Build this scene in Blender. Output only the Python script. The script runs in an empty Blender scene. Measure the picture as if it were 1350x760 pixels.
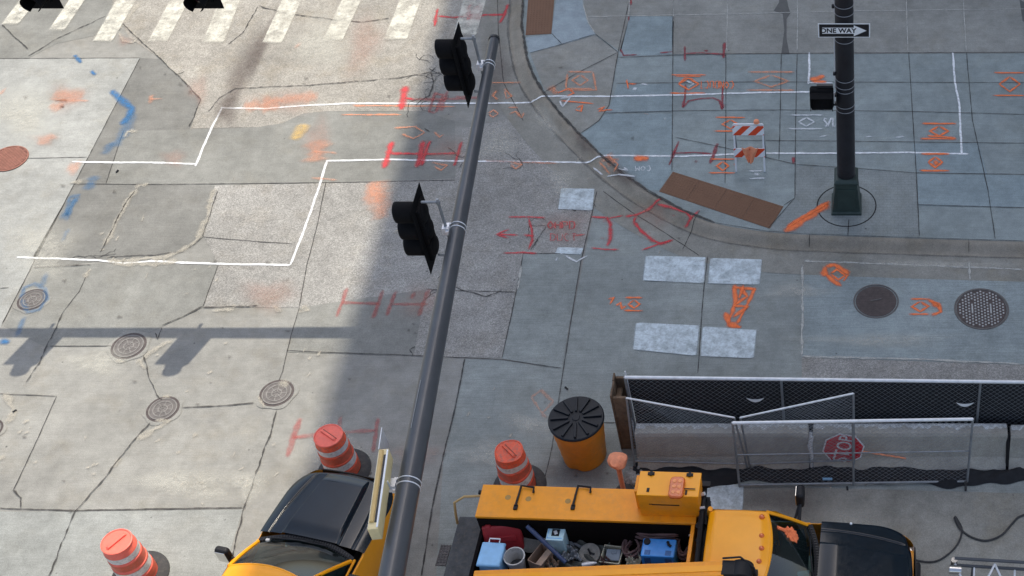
import bpy, bmesh, math, random
import numpy as np
from mathutils import Vector, Matrix, Euler
random.seed(7)
scene = bpy.context.scene
C = scene.collection
R = math.radians
# ------------------------------------------------------------------ camera, sky, sun, exposure
CX, CY, F, YH, H = 1140.0, 380.0, 1886.0, -1700.0, 20.2
TH = math.atan((CY - YH) / F); CT, ST = math.cos(TH), math.sin(TH)
cd = bpy.data.cameras.new('camera'); cam = bpy.data.objects.new('camera', cd); C.objects.link(cam)
cam.location = (0, 0, H); cam.rotation_euler = (math.pi / 2 - TH, 0, 0)
cd.sensor_width = 36; cd.lens = F / 1350 * 36; cd.shift_x = (675 - CX) / 1350; cd.shift_y = 0
cd.clip_end = 3000; cd.clip_start = .1
scene.camera = cam
SUN = Vector((.2, .55, 1)).normalized()          # towards the sun
el = math.asin(SUN.z); az = math.atan2(SUN.x, SUN.y)
w = bpy.data.worlds.new('World'); scene.world = w; w.use_nodes = True
nt = w.node_tree
sky = nt.nodes.new('ShaderNodeTexSky'); sky.sky_type = 'NISHITA'; sky.sun_disc = False
sky.sun_elevation = el; sky.sun_rotation = az; sky.air_density = 1.0; sky.dust_density = 2.5; sky.ozone_density = 1.0
bg = nt.nodes['Background']; bg.inputs[1].default_value = .14
hs = nt.nodes.new('ShaderNodeHueSaturation'); hs.inputs['Saturation'].default_value = .78   # hazy city sky
nt.links.new(sky.outputs[0], hs.inputs['Color']); nt.links.new(hs.outputs[0], bg.inputs[0])
sd = bpy.data.lights.new('sun', 'SUN'); so = bpy.data.objects.new('sun', sd); C.objects.link(so)
sd.energy = 2.9; sd.angle = R(.42); sd.color = (1, .91, .76)
so.rotation_euler = SUN.to_track_quat('Z', 'Y').to_euler(); so.location = (20, 40, 80)
scene.view_settings.view_transform = 'Standard'; scene.view_settings.look = 'None'
scene.view_settings.gamma = 1; scene.view_settings.exposure = .74
scene.render.engine = 'CYCLES'

# ------------------------------------------------------------------ photo pixel -> point at height z
def P(px, py, z=0.0):
    u = (px - CX) / F; v = (py - CY) / F
    r = (u, CT - v * ST, -ST - v * CT)
    t = (z - H) / r[2]
    return Vector((r[0] * t, r[1] * t, z))
def P2(px, py, z=0.0):
    p = P(px, py, z); return (p.x, p.y)
KERB_PX = [(692, -160), (691, -60), (690, 0), (688, 33), (695, 78), (704, 102), (717, 123), (739, 151), (763, 177), (790, 203),
           (820, 229), (853, 252), (900, 278), (943, 295), (1010, 306), (1067, 310), (1210, 315), (1350, 319), (1900, 334)]
KH = .13
def smooth_poly(pts, n=6):
    out = []
    for i in range(len(pts) - 1):
        p0 = pts[max(i - 1, 0)]; p1 = pts[i]; p2 = pts[i + 1]; p3 = pts[min(i + 2, len(pts) - 1)]
        for k in range(n):
            t = k / n
            out.append(tuple(.5 * ((2 * p1[j]) + (-p0[j] + p2[j]) * t + (2 * p0[j] - 5 * p1[j] + 4 * p2[j] - p3[j]) * t * t +
                             (-p0[j] + 3 * p1[j] - 3 * p2[j] + p3[j]) * t ** 3) for j in range(len(p1))))
    out.append(tuple(pts[-1])); return out
K = smooth_poly([P2(x, y, KH) for x, y in KERB_PX], 5)
KA = np.array(K)
def kdist(x, y):
    a = KA[:-1]; b = KA[1:]; d = b - a; p = np.array((x, y))
    t = np.clip(((p - a) * d).sum(1) / (d * d).sum(1), 0, 1)
    q = a + d * t[:, None] - p; dd = (q * q).sum(1); i = int(dd.argmin())
    cr = d[i][0] * (y - a[i][1]) - d[i][1] * (x - a[i][0])
    return math.sqrt(dd[i]) * (1 if cr > 0 else -1)     # >0 : on the pavement
def sstep(a, b, x):
    t = min(1, max(0, (x - a) / (b - a))); return t * t * (3 - 2 * t)
def gz(x, y): return KH * sstep(-.30, -.05, kdist(x, y))
def G(px, py):
    z = 0.0
    for _ in range(5):
        p = P(px, py, z); z = .5 * z + .5 * gz(p.x, p.y)
    p = P(px, py, z); return (p.x, p.y)

# ------------------------------------------------------------------ materials
def hexc(r, g, b): return (r, g, b, 1)
def newmat(name):
    m = bpy.data.materials.new(name); m.use_nodes = True; return m, m.node_tree, m.node_tree.nodes['Principled BSDF']
def N(t, typ, **kw):
    n = t.nodes.new(typ)
    for k, v in kw.items(): setattr(n, k, v)
    return n
def noise(t, vec, scale, detail=4, rough=.6):
    n = N(t, 'ShaderNodeTexNoise'); n.inputs['Scale'].default_value = scale; n.inputs['Detail'].default_value = detail
    n.inputs['Roughness'].default_value = rough; t.links.new(vec, n.inputs['Vector']); return n.outputs['Fac']
def ramp(t, fac, p0, c0, p1, c1):
    r = N(t, 'ShaderNodeValToRGB'); e = r.color_ramp.elements
    e[0].position = p0; e[0].color = c0; e[1].position = p1; e[1].color = c1
    t.links.new(fac, r.inputs[0]); return r.outputs[0]
def mix(t, fac, a, b, mode='MIX'):
    m = N(t, 'ShaderNodeMix', data_type='RGBA', blend_type=mode)
    for s, v in ((0, fac), (6, a), (7, b)):
        if hasattr(v, 'links'): t.links.new(v, m.inputs[s])
        else: m.inputs[s].default_value = v
    return m.outputs[2]
def g3(v): return (v, v, v, 1)
def concrete(name, col, speck=0.0, streak=0.0, stain=.35, bump=.3, blot=(.55, .5, .42)):
    m, t, b = newmat(name)
    geo = N(t, 'ShaderNodeNewGeometry'); pos = geo.outputs['Position']
    big = noise(t, pos, .45, 5, .62)
    col1 = mix(t, ramp(t, big, .35, g3(0), .68, g3(1)), tuple(c * .86 for c in col[:3]) + (1,), tuple(min(1, c * 1.13) for c in col[:3]) + (1,))
    med = noise(t, pos, 3.2, 6, .7)
    col2 = mix(t, 1.0, col1, ramp(t, med, .3, g3(.80), .7, g3(1.12)), 'MULTIPLY')
    bl = noise(t, pos, 1.1, 7, .72)
    tint = mix(t, 1.0, col2, (blot[0] * 1.5, blot[1] * 1.5, blot[2] * 1.5, 1), 'MULTIPLY')
    f = N(t, 'ShaderNodeMath', operation='MULTIPLY'); f.inputs[1].default_value = stain
    t.links.new(ramp(t, bl, .5, g3(0), .66, g3(1)), f.inputs[0])
    col3 = mix(t, f.outputs[0], col2, tint)
    if streak:
        mp = N(t, 'ShaderNodeMapping'); mp.inputs['Scale'].default_value = (1.2, 26, 1); mp.inputs['Rotation'].default_value = (0, 0, R(-3))
        t.links.new(pos, mp.inputs['Vector'])
        st = noise(t, mp.outputs[0], 1.4, 4, .6)
        col3 = mix(t, 1.0, col3, ramp(t, st, .35, g3(1 - streak), .65, g3(1 + streak * .5)), 'MULTIPLY')
    fine = noise(t, pos, 60, 3, .7)
    col4 = mix(t, 1.0, col3, ramp(t, fine, .32, g3(.78), .68, g3(1.18)), 'MULTIPLY')
    if speck:
        v = N(t, 'ShaderNodeTexVoronoi'); v.inputs['Scale'].default_value = 62; t.links.new(pos, v.inputs['Vector'])
        hs = N(t, 'ShaderNodeSeparateColor'); t.links.new(v.outputs['Color'], hs.inputs[0])
        col4 = mix(t, 1.0, col4, ramp(t, hs.outputs[0], .1, g3(1 - speck), .95, g3(1 + speck * .75)), 'MULTIPLY')
        fx = noise(t, pos, 26, 5, .75)
        col4 = mix(t, 1.0, col4, ramp(t, fx, .36, g3(1 - speck * .6), .64, g3(1 + speck * .35)), 'MULTIPLY')
    # small dark spots of old gum and oil
    v2 = N(t, 'ShaderNodeTexVoronoi'); v2.inputs['Scale'].default_value = 1.7; t.links.new(pos, v2.inputs['Vector'])
    col5 = mix(t, ramp(t, v2.outputs['Distance'], .018, g3(.8), .04, g3(0)), col4, (.05, .05, .05, 1))
    t.links.new(col5, b.inputs['Base Color']); b.inputs['Roughness'].default_value = .88
    b.inputs['Specular IOR Level'].default_value = .3
    bp = N(t, 'ShaderNodeBump'); bp.inputs['Strength'].default_value = bump; bp.inputs['Distance'].default_value = .01 + .02 * speck
    t.links.new(noise(t, pos, 28, 5, .7), bp.inputs['Height']); t.links.new(bp.outputs[0], b.inputs['Normal'])
    return m
def plain(name, col, rough=.5, metal=0.0, coat=0.0, var=.12, scale=6, bump=0.0, dirt=0.0, spec=.5):
    m, t, b = newmat(name)
    tc = N(t, 'ShaderNodeTexCoord'); o = tc.outputs['Object']
    nz = noise(t, o, scale, 5, .65)
    c = mix(t, ramp(t, nz, .3, g3(0), .7, g3(1)), tuple(x * (1 - var) for x in col[:3]) + (1,), tuple(min(1, x * (1 + var)) for x in col[:3]) + (1,))
    if dirt:
        d = noise(t, o, scale * 1.7, 7, .75)
        c = mix(t, ramp(t, d, .5, g3(0), .68, g3(dirt)), c, (.16, .14, .11, 1))
    t.links.new(c, b.inputs['Base Color'])
    b.inputs['Specular IOR Level'].default_value = spec
    b.inputs['Metallic'].default_value = metal; b.inputs['Coat Weight'].default_value = coat
    b.inputs['Coat Roughness'].default_value = .08
    rr = N(t, 'ShaderNodeMapRange'); rr.inputs[3].default_value = max(0, rough - .08); rr.inputs[4].default_value = min(1, rough + .1)
    t.links.new(noise(t, o, scale * 3, 4), rr.inputs[0]); t.links.new(rr.outputs[0], b.inputs['Roughness'])
    if bump:
        bp = N(t, 'ShaderNodeBump'); bp.inputs['Strength'].default_value = bump; bp.inputs['Distance'].default_value = .01
        t.links.new(noise(t, o, scale * 6, 5), bp.inputs['Height']); t.links.new(bp.outputs[0], b.inputs['Normal'])
    return m
def glassmat(name, tint, refl=1.5):
    m, t, b = newmat(name); t.nodes.remove(b)
    out = t.nodes['Material Output']
    tr = N(t, 'ShaderNodeBsdfTransparent'); tr.inputs[0].default_value = tint
    gl = N(t, 'ShaderNodeBsdfGlossy'); gl.inputs['Roughness'].default_value = .03
    fr = N(t, 'ShaderNodeFresnel'); fr.inputs[0].default_value = refl
    mx = N(t, 'ShaderNodeMixShader'); t.links.new(fr.outputs[0], mx.inputs[0]); t.links.new(tr.outputs[0], mx.inputs[1]); t.links.new(gl.outputs[0], mx.inputs[2])
    t.links.new(mx.outputs[0], out.inputs[0]); return m
def paint(name, col, dens=.9, soft=.5, nscale=9, worn=.3, fine=70, wf=None):
    """sprayed / rolled paint: thin film whose cover follows the 'edge' attribute and worn noise"""
    m, t, b = newmat(name)
    geo = N(t, 'ShaderNodeNewGeometry'); pos = geo.outputs['Position']
    at = N(t, 'ShaderNodeAttribute'); at.attribute_name = 'edge'
    e = N(t, 'ShaderNodeMapRange', interpolation_type='SMOOTHSTEP'); e.inputs[2].default_value = soft
    t.links.new(at.outputs['Fac'], e.inputs[0])
    w1 = N(t, 'ShaderNodeMapRange'); w1.inputs[1].default_value = .39 if wf else .5 - worn * .35; w1.inputs[2].default_value = .58 if wf else .62 - worn * .2
    w1.inputs[3].default_value = 1 - worn; w1.inputs[4].default_value = 1
    t.links.new(noise(t, pos, nscale, 7, .72), w1.inputs[0])
    w2 = N(t, 'ShaderNodeMapRange'); w2.inputs[1].default_value = .3; w2.inputs[2].default_value = .55; w2.inputs[3].default_value = 1 - (worn * .9 if wf is None else wf)
    t.links.new(noise(t, pos, fine, 3, .7), w2.inputs[0])
    m1 = N(t, 'ShaderNodeMath', operation='MULTIPLY'); t.links.new(e.outputs[0], m1.inputs[0]); t.links.new(w1.outputs[0], m1.inputs[1])
    m2 = N(t, 'ShaderNodeMath', operation='MULTIPLY'); t.links.new(m1.outputs[0], m2.inputs[0]); t.links.new(w2.outputs[0], m2.inputs[1])
    m3 = N(t, 'ShaderNodeMath', operation='MULTIPLY'); t.links.new(m2.outputs[0], m3.inputs[0]); m3.inputs[1].default_value = dens
    t.links.new(m3.outputs[0], b.inputs['Alpha'])
    c = mix(t, noise(t, pos, 5, 4), tuple(x * .85 for x in col[:3]) + (1,), tuple(min(1, x * 1.1) for x in col[:3]) + (1,))
    t.links.new(c, b.inputs['Base Color']); b.inputs['Roughness'].default_value = .75
    return m
M = {}
M['road'] = concrete('road_concrete', (.27, .268, .248), .0, .06)
M['road_new'] = concrete('new_concrete', (.335, .342, .325), .0, .07, .35)
M['road_dark'] = concrete('dark_concrete', (.195, .195, .182), .0, .08, .2)
M['road_mid'] = concrete('mid_concrete', (.23, .232, .215), .0, .05, .25)
M['road_pale'] = concrete('pale_concrete', (.285, .297, .283), .0, .07, .15)
M['speckled'] = concrete('worn_aggregate', (.345, .328, .292), .24, 0, .45, .6)
M['speckled_grey'] = concrete('worn_aggregate_grey', (.325, .318, .298), .27, 0, .3, .6)
M['road_blue'] = concrete('slate_concrete', (.272, .295, .282), .0, .1, .2)
M['road_blue_light'] = concrete('light_slate_concrete', (.292, .335, .335), .0, .14, .15)
M['gutter'] = concrete('gutter_concrete', (.27, .265, .235), .05, 0, .5)
M['kerb'] = concrete('kerb_concrete', (.285, .26, .215), .05, 0, .5)
M['walk'] = concrete('pavement_concrete', (.272, .31, .305), .0, .06, .25)
M['walk_brown'] = concrete('pavement_brown', (.285, .285, .26), .04, .06, .3)
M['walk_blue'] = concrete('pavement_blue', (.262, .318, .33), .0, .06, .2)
M['walk_sheen'] = concrete('pavement_blue_sheen', (.31, .365, .39), .0, .05, .2)  # bluish reflected sheen on the ramp put into the slab colour
M['walk_brick'] = concrete('pavement_stamped', (.265, .29, .282), .05, 0, .3)
M['joint'] = paint('joint_dirt', (.035, .032, .03), .95, .6, 4, .35, 30)
M['joint_light'] = paint('joint_lime', (.50, .50, .46), .85, .9, 5, .4, 30)
M['crack_dark'] = paint('crack_dark', (.035, .031, .027), .92, .6, 7, .45, 40)
M['filler'] = paint('crack_filler', (.46, .43, .36), .6, .8, 6, .6, 25)
M['white_line'] = paint('white_spray', (.85, .87, .88), 1, .55, 12, .33, 90)
M['white_thin'] = paint('white_faint_spray', (.75, .78, .80), .75, .7, 9, .3)
M['white_bar'] = paint('worn_white_thermoplastic', (.66, .645, .56), .92, .5, 2.8, .62, 34, .35)
M['white_bar2'] = paint('white_road_paint', (.60, .68, .71), 1, .22, 3.6, .42, 26, .3)
M['red'] = paint('red_spray', (.62, .045, .055), .86, .95, 9, .35)
M['red_dark'] = paint('dark_red_spray', (.30, .03, .045), .8, .6, 9, .35)
M['red_faint'] = paint('faint_red_spray', (.45, .09, .08), .5, .8, 8, .4)
M['orange'] = paint('orange_spray', (1.0, .20, .05), 1, .9, 9, .25)
M['orange_faint'] = paint('faint_orange_spray', (.88, .33, .16), .62, .9, 7, .45, 40)
M['orange_smudge'] = paint('orange_smudge', (.80, .35, .20), .36, .95, 5, .7, 30)
M['blue'] = paint('blue_spray', (.02, .15, .36), .8, .95, 9, .35)
M['blue_faint'] = paint('faint_blue_spray', (.05, .17, .34), .42, .95, 7, .45)
M['stain'] = paint('dark_stain', (.12, .09, .08), .42, .95, 1.6, .4, 8)
M['stain_line'] = paint('dirt_line', (.08, .07, .06), .45, .95, 2.0, .7, 20)
M['stain_pink'] = paint('pink_stain', (.50, .27, .20), .24, .95, 3.5, .7, 20)
M['stain_pale'] = paint('pale_wash', (.60, .59, .52), .40, .95, 2.5, .6, 12)
M['black_metal'] = plain('black_metal', (.022, .023, .026), .42, .0, 0, .2, 5)
M['pole_black'] = plain('pole_black_paint', (.016, .016, .020), .45, 0, 0, .35, 3, .1, spec=.35)
M['pole_base'] = plain('dark_green_cast_base', (.028, .046, .040), .5, 0, 0, .2, 5, .2)
M['arm_grey'] = plain('graphite_arm_paint', (.055, .06, .068), .38, .0, .2, .15, 2)
M['signal_black'] = plain('signal_black', (.005, .005, .006), .8, 0, 0, .2, 8, spec=.15)
M['backplate'] = plain('backplate_black', (.004, .004, .005), .8, spec=.12)
M['galv'] = plain('galvanised_steel', (.66, .68, .70), .38, .3, 0, .15, 9)
M['galv_dull'] = plain('dull_galvanised', (.27, .29, .31), .5, .5, 0, .2, 9)
M['white_band'] = plain('pale_strap', (.75, .76, .78), .35, .3)
M['strap_grey'] = plain('grey_strap', (.30, .31, .33), .4, .4)
M['lens'] = plain('unlit_lens', (.05, .02, .02), .2)
M['yellow'] = plain('safety_yellow_paint', (.92, .355, .002), .38, 0, .25, .05, 3, spec=.35)
M['yellow_body'] = plain('faded_yellow_paint', (.86, .31, .010), .45, 0, .1, .09, 4, 0, .16, spec=.35)
M['hood_black'] = plain('black_bonnet', (.003, .009, .016), .16, 0, .0, .2, 4, spec=.45)
M['rubber'] = plain('rubber', (.035, .035, .037), .8, 0, 0, .25, 7, .3, .3)
M['plastic_black'] = plain('black_plastic', (.010, .010, .012), .55, spec=.3)
M['glass'] = glassmat('tinted_glass', (.34, .56, .57, 1), 1.75)
M['chrome'] = plain('chrome', (.6, .6, .6), .15, 1)
M['interior'] = plain('dark_interior', (.03, .035, .036), .8)
M['seat'] = plain('grey_seat_cloth', (.07, .08, .085), .9)
M['drum_pink'] = plain('sun_faded_orange', (.86, .16, .11), .5, 0, 0, .12, 8, 0, .12)
M['drum_orange'] = plain('scuffed_orange', (.74, .10, .04), .5, 0, 0, .2, 9, 0, .65)
M['band_white'] = plain('dirty_white_band', (.66, .63, .61), .45, 0, 0, .2, 12, 0, .6)
M['band_orange'] = plain('orange_band', (.58, .10, .05), .45, 0, 0, .2, 12, 0, .6)
M['barrel_yellow'] = plain('barrel_yellow', (.72, .25, .006), .45, 0, 0, .1, 5, 0, .2)
M['barrel_lid'] = plain('barrel_lid', (.008, .011, .016), .4, 0, 0, .15, 7, spec=.25)
M['wood'] = plain('weathered_wood', (.13, .085, .052), .85, 0, 0, .4, 9, .5)
M['wood_pale'] = plain('pale_wood', (.5, .36, .2), .8, 0, 0, .2, 9)
M['fabric_black'] = plain('black_fabric', (.012, .013, .016), .95, 0, 0, .3, 6, .6)
M['barrier'] = concrete('barrier_concrete', (.40, .385, .345), .04, 0, .4, .5)
M['crust'] = concrete('lime_crust', (.60, .61, .60), .22, 0, .7, .9)
M['sign_red'] = plain('sign_red', (.58, .015, .03), .4, 0, 0, .25, 9)
M['sign_white'] = plain('sign_white', (.78, .80, .82), .4, 0, 0, .05)
M['sign_black'] = plain('sign_black', (.012, .012, .015), .4)
M['brk_red'] = plain('reflective_red', (.70, .07, .02), .4)
M['cloth_orange'] = plain('orange_cloth', (.85, .20, .07), .85, 0, 0, .15, 10, .3)
M['cloth_peach'] = plain('peach_cloth', (.80, .30, .16), .85, 0, 0, .2, 10, .4)
M['cream'] = plain('cream_painted_sign', (.72, .60, .33), .5, 0, 0, .1, 6, 0, .1)
M['cream_tube'] = plain('tan_tube', (.60, .42, .17), .5)
M['iron'] = plain('cast_iron', (.13, .12, .115), .65, .3, 0, .25, 12, .4)
M['iron_dark'] = plain('dark_cast_iron', (.075, .06, .058), .6, .3, 0, .3, 10, .4)
M['iron_pale'] = plain('worn_iron', (.20, .19, .18), .6, .2, 0, .3, 14, .3)
M['iron_stud'] = plain('polished_stud', (.34, .35, .35), .5, .2, 0, .2, 14, .3)
M['iron_red'] = plain('rusty_red_iron', (.29, .13, .095), .8, .1, 0, .2, 12, .5)
M['iron_red_dark'] = plain('rusty_groove', (.15, .06, .045), .9)
M['amber'] = plain('amber_plastic', (.62, .12, .01), .25, 0, .5)
M['tool_red'] = plain('dark_red_plastic', (.34, .02, .025), .5)
M['cool_blue'] = plain('light_blue_plastic', (.26, .52, .80), .4)
M['box_blue'] = plain('pale_blue_card', (.50, .72, .78), .6)
M['comp_blue'] = plain('bright_blue_enamel', (.04, .26, .68), .35, 0, .3)
M['white_plastic'] = plain('grubby_white_plastic', (.58, .58, .56), .5, 0, 0, .1, 8, 0, .4)
M['card'] = plain('cardboard', (.38, .27, .2), .85)
M['reel'] = plain('worn_grey_reel', (.22, .215, .19), .7, 0, 0, .3, 14, .5, .5)
M['tote'] = plain('clouded_tote', (.46, .44, .33), .5, 0, 0, .2, 8)
M['tote_in'] = plain('tote_contents', (.2, .25, .3), .5)
M['navy'] = plain('navy_pipe', (.03, .05, .12), .5)
M['tarp'] = plain('olive_tarp', (.075, .08, .07), .9, 0, 0, .35, 9, .6)
M['hose_brown'] = plain('brown_hose', (.13, .075, .07), .7)
M['deck'] = plain('dirty_steel_deck', (.06, .065, .07), .7, .2, 0, .3, 8, .4, .4)
M['bed_dark'] = plain('dark_bed_lining', (.007, .005, .005), .9, spec=.1)
M['debris'] = plain('grey_plastic_debris', (.30, .29, .27), .8, 0, 0, .3, 14, .6, .6)
M['facade'] = plain('tower_stone', (.32, .31, .29), .8)
# rubber tread / truncated domes
def tactile_mat():
    m, t, b = newmat('tactile_plate_iron')
    geo = N(t, 'ShaderNodeNewGeometry'); pos = geo.outputs['Position']
    c = mix(t, noise(t, pos, 4, 6, .7), (.135, .066, .036, 1), (.20, .105, .06, 1))
    t.links.new(c, b.inputs['Base Color']); b.inputs['Roughness'].default_value = .8
    return m
M['tactile'] = tactile_mat()
def brickbump(mat, scale, rot=0):
    t = mat.node_tree; b = t.nodes['Principled BSDF']
    geo = N(t, 'ShaderNodeNewGeometry')
    br = N(t, 'ShaderNodeTexBrick'); br.inputs['Scale'].default_value = scale; br.inputs['Mortar Size'].default_value = .02
    br.inputs['Color1'].default_value = g3(1); br.inputs['Color2'].default_value = g3(.97); br.inputs['Mortar'].default_value = g3(.84)
    t.links.new(geo.outputs['Position'], br.inputs['Vector'])
    l = b.inputs['Base Color'].links[0].from_socket
    t.links.new(mix(t, 1.0, l, br.outputs['Color'], 'MULTIPLY'), b.inputs['Base Color'])
brickbump(M['walk_brick'], 3.4)

# ------------------------------------------------------------------ mesh helpers
class MB:
    def __init__(s): s.bm = bmesh.new(); s.bm.verts.layers.float.new('edge')
    def box(s, c, d, rot=None, taper=1.0):
        r = Euler(rot).to_matrix() if rot is not None and not isinstance(rot, Matrix) else (rot or Matrix.Identity(3))
        v = []
        for z in (-.5, .5):
            k = taper if z > 0 else 1
            for x, y in ((-.5, -.5), (.5, -.5), (.5, .5), (-.5, .5)):
                v.append(s.bm.verts.new(Vector(c) + r @ Vector((x * d[0] * k, y * d[1] * k, z * d[2]))))
        for f in ((3, 2, 1, 0), (4, 5, 6, 7), (0, 1, 5, 4), (1, 2, 6, 5), (2, 3, 7, 6), (3, 0, 4, 7)): s.bm.faces.new([v[i] for i in f])
        return s
    def tube(s, path, r, n=8, cap=True):
        path = [Vector(p) for p in path]; rings = []; up = None
        for i, p in enumerate(path):
            d = (path[min(i + 1, len(path) - 1)] - path[max(i - 1, 0)]).normalized()
            if up is None: up = d.orthogonal().normalized()
            up = (up - d * up.dot(d)).normalized(); sd_ = d.cross(up)
            rr = r[i] if isinstance(r, (list, tuple)) else r
            rings.append([s.bm.verts.new(p + (up * math.cos(a) + sd_ * math.sin(a)) * rr) for a in [2 * math.pi * k / n for k in range(n)]])
        for a, b in zip(rings[:-1], rings[1:]):
            for k in range(n): s.bm.faces.new((a[k], a[(k + 1) % n], b[(k + 1) % n], b[k]))
        if cap: s.bm.faces.new(rings[0][::-1]); s.bm.faces.new(rings[-1])
        return s
    def lathe(s, prof, c=(0, 0, 0), n=32, capb=True, capt=True, axis=None, wob=None):
        c = Vector(c); q = axis or Matrix.Identity(3); rings = []
        for r, z in prof:
            rings.append([s.bm.verts.new(c + q @ Vector((r * (1 + (wob(a, z) if wob else 0)) * math.cos(a), r * (1 + (wob(a, z) if wob else 0)) * math.sin(a), z)))
                          for a in [2 * math.pi * k / n for k in range(n)]])
        for a, b in zip(rings[:-1], rings[1:]):
            for k in range(n): s.bm.faces.new((a[k], a[(k + 1) % n], b[(k + 1) % n], b[k]))
        if capb: s.bm.faces.new(rings[0][::-1])
        if capt: s.bm.faces.new(rings[-1])
        return s
    def grid(s, fn, nu, nv):
        v = [[s.bm.verts.new(fn(i / nu, j / nv)) for j in range(nv + 1)] for i in range(nu + 1)]
        for i in range(nu):
            for j in range(nv): s.bm.faces.new((v[i][j], v[i + 1][j], v[i + 1][j + 1], v[i][j + 1]))
        return s
    def poly(s, pts, z=0.0):
        vs = [s.bm.verts.new((p[0], p[1], p[2] if len(p) > 2 else z)) for p in pts]
        f = s.bm.faces.new(vs)
        return s
    def prism(s, pts, d):
        """pts: 3-D outline, d: extrusion vector"""
        d = Vector(d); a = [s.bm.verts.new(Vector(p)) for p in pts]; b = [s.bm.verts.new(Vector(p) + d) for p in pts]
        s.bm.faces.new(a[::-1]); s.bm.faces.new(b); n = len(pts)
        for i in range(n): s.bm.faces.new((a[i], a[(i + 1) % n], b[(i + 1) % n], b[i]))
        return s
    def out(s, name, mat, parent=None, smooth=False, bevel=0, solid=0, loc=None, rot=None):
        bmesh.ops.recalc_face_normals(s.bm, faces=s.bm.faces)
        me = bpy.data.meshes.new(name); s.bm.to_mesh(me); s.bm.free()
        me.materials.append(M[mat] if isinstance(mat, str) else mat)
        o = bpy.data.objects.new(name, me); C.objects.link(o)
        if parent: o.parent = parent
        if loc is not None: o.location = loc
        if rot is not None: o.rotation_euler = rot
        if solid:
            md = o.modifiers.new('solid', 'SOLIDIFY'); md.thickness = solid; md.offset = 0
        if bevel:
            md = o.modifiers.new('bevel', 'BEVEL'); md.width = bevel; md.segments = 2; md.limit_method = 'ANGLE'; md.angle_limit = R(35)
        if smooth:
            for p in me.polygons: p.use_smooth = True
            if smooth != 'all':
                me.set_sharp_from_angle(angle=R(38))
        return o
def tag(o, label=None, cat=None, group=None, kind=None):
    if label: o['label'] = label
    if cat: o['category'] = cat
    if group: o['group'] = group
    if kind: o['kind'] = kind
    return o
def thing(name, loc, rz=0, label=None, cat=None, group=None):
    o = bpy.data.objects.new(name, None); C.objects.link(o); o.location = loc; o.rotation_euler = (0, 0, rz)
    o.empty_display_size = .2; return tag(o, label, cat, group)
def copy_tree(o, parent=None):
    c = o.copy(); C.objects.link(c); c.parent = parent
    for ch in list(o.children): copy_tree(ch, c)
    return c
def struct(o): o['kind'] = 'structure'; return o
def text_mesh(name, body, size, mat, parent=None, matrix=None, depth=.002, bold=.0, sx=1.0):
    cu = bpy.data.curves.new(name, 'FONT'); cu.body = body; cu.size = size; cu.align_x = 'CENTER'; cu.align_y = 'CENTER'
    cu.extrude = depth; cu.offset = bold
    tmp = bpy.data.objects.new(name + '_tmp', cu); C.objects.link(tmp)
    dg = bpy.context.evaluated_depsgraph_get(); me = bpy.data.meshes.new_from_object(tmp.evaluated_get(dg))
    bpy.data.objects.remove(tmp); me.transform(Matrix.Diagonal((sx, 1, 1, 1))); me.materials.clear(); me.materials.append(M[mat])
    o = bpy.data.objects.new(name, me); C.objects.link(o); o.parent = parent
    if matrix is not None: o.matrix_local = matrix
    return o

# ------------------------------------------------------------------ ground, roads, slabs
b = MB()
b.poly([(-900, -500), (900, -500), (900, 1500), (-900, 1500)], 0); struct(b.out('road', 'road'))
Zn = [0.0]
def slab(name, px, mat, lift=.004, onwalk=False):
    z = (KH if onwalk else 0)
    pts = [P(x, y, z) for x, y in px]
    b = MB(); b.poly([(p.x, p.y, z + lift) for p in pts]); bmesh.ops.triangulate(b.bm, faces=b.bm.faces)
    return struct(b.out(name, mat))
slab('road_slab', [(-500, 78), (0, 78), (185, 77), (92, 255), (3, 428), (-60, 560), (-500, 560)], 'road_new')
slab('road_slab', [(185, 77), (212, 78), (240, 105), (265, 132), (250, 171), (163, 173), (140, 243), (92, 255)], 'road_dark')
slab('road_slab', [(140, 243), (163, 173), (250, 171), (340, 168), (372, 163), (400, 150), (430, 147), (560, 148), (600, 160), (600, 236), (470, 241), (300, 243)], 'road_mid')
slab('road_slab', [(92, 255), (140, 243), (283, 245), (268, 310), (240, 334), (45, 354), (44, 338)], 'road_dark')
slab('road_slab', [(45, 354), (130, 348), (288, 350), (275, 385), (268, 406), (212, 432), (165, 457), (60, 458), (5, 430)], 'road_mid')
slab('road_slab', [(-500, -200), (153, -200), (148, 10), (160, 40), (75, 58), (38, 77), (-500, 77)], 'road_mid')
slab('worn_road', [(200, -220), (148, 0), (170, 50), (212, 78), (265, 130), (252, 170), (340, 168), (372, 163), (400, 150), (430, 147), (560, 147), (600, 90), (660, -120), (680, -220)], 'speckled', .005)
slab('worn_road', [(284, 245), (470, 241), (600, 236), (610, 170), (680, 155), (735, 215), (787, 252), (768, 335), (690, 335), (680, 385), (662, 472), (545, 470), (562, 382), (395, 406), (268, 406), (288, 350), (268, 310)], 'speckled_grey', .0045)
slab('road_slab', [(395, 406), (562, 382), (545, 470), (380, 465)], 'road_mid', .006)
slab('road_slab', [(690, 335), (768, 335), (740, 488), (662, 473), (681, 385)], 'road_blue', .006)
slab('road_slab', [(788, 253), (830, 275), (900, 322), (1010, 345), (1500, 362), (1500, 1000), (560, 1000), (585, 600), (613, 474), (663, 475), (740, 488)], 'road_blue', .003)
slab('road_slab', [(1058, 350), (1500, 362), (1500, 486), (1057, 471)], 'road_blue_light', .007)
slab('worn_road', [(1057, 472), (1500, 487), (1500, 520), (1057, 500)], 'speckled_grey', .0065)
slab('road_slab', [(-500, 673), (100, 675), (320, 672), (300, 740), (270, 1000), (-500, 1000)], 'road_pale')
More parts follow.
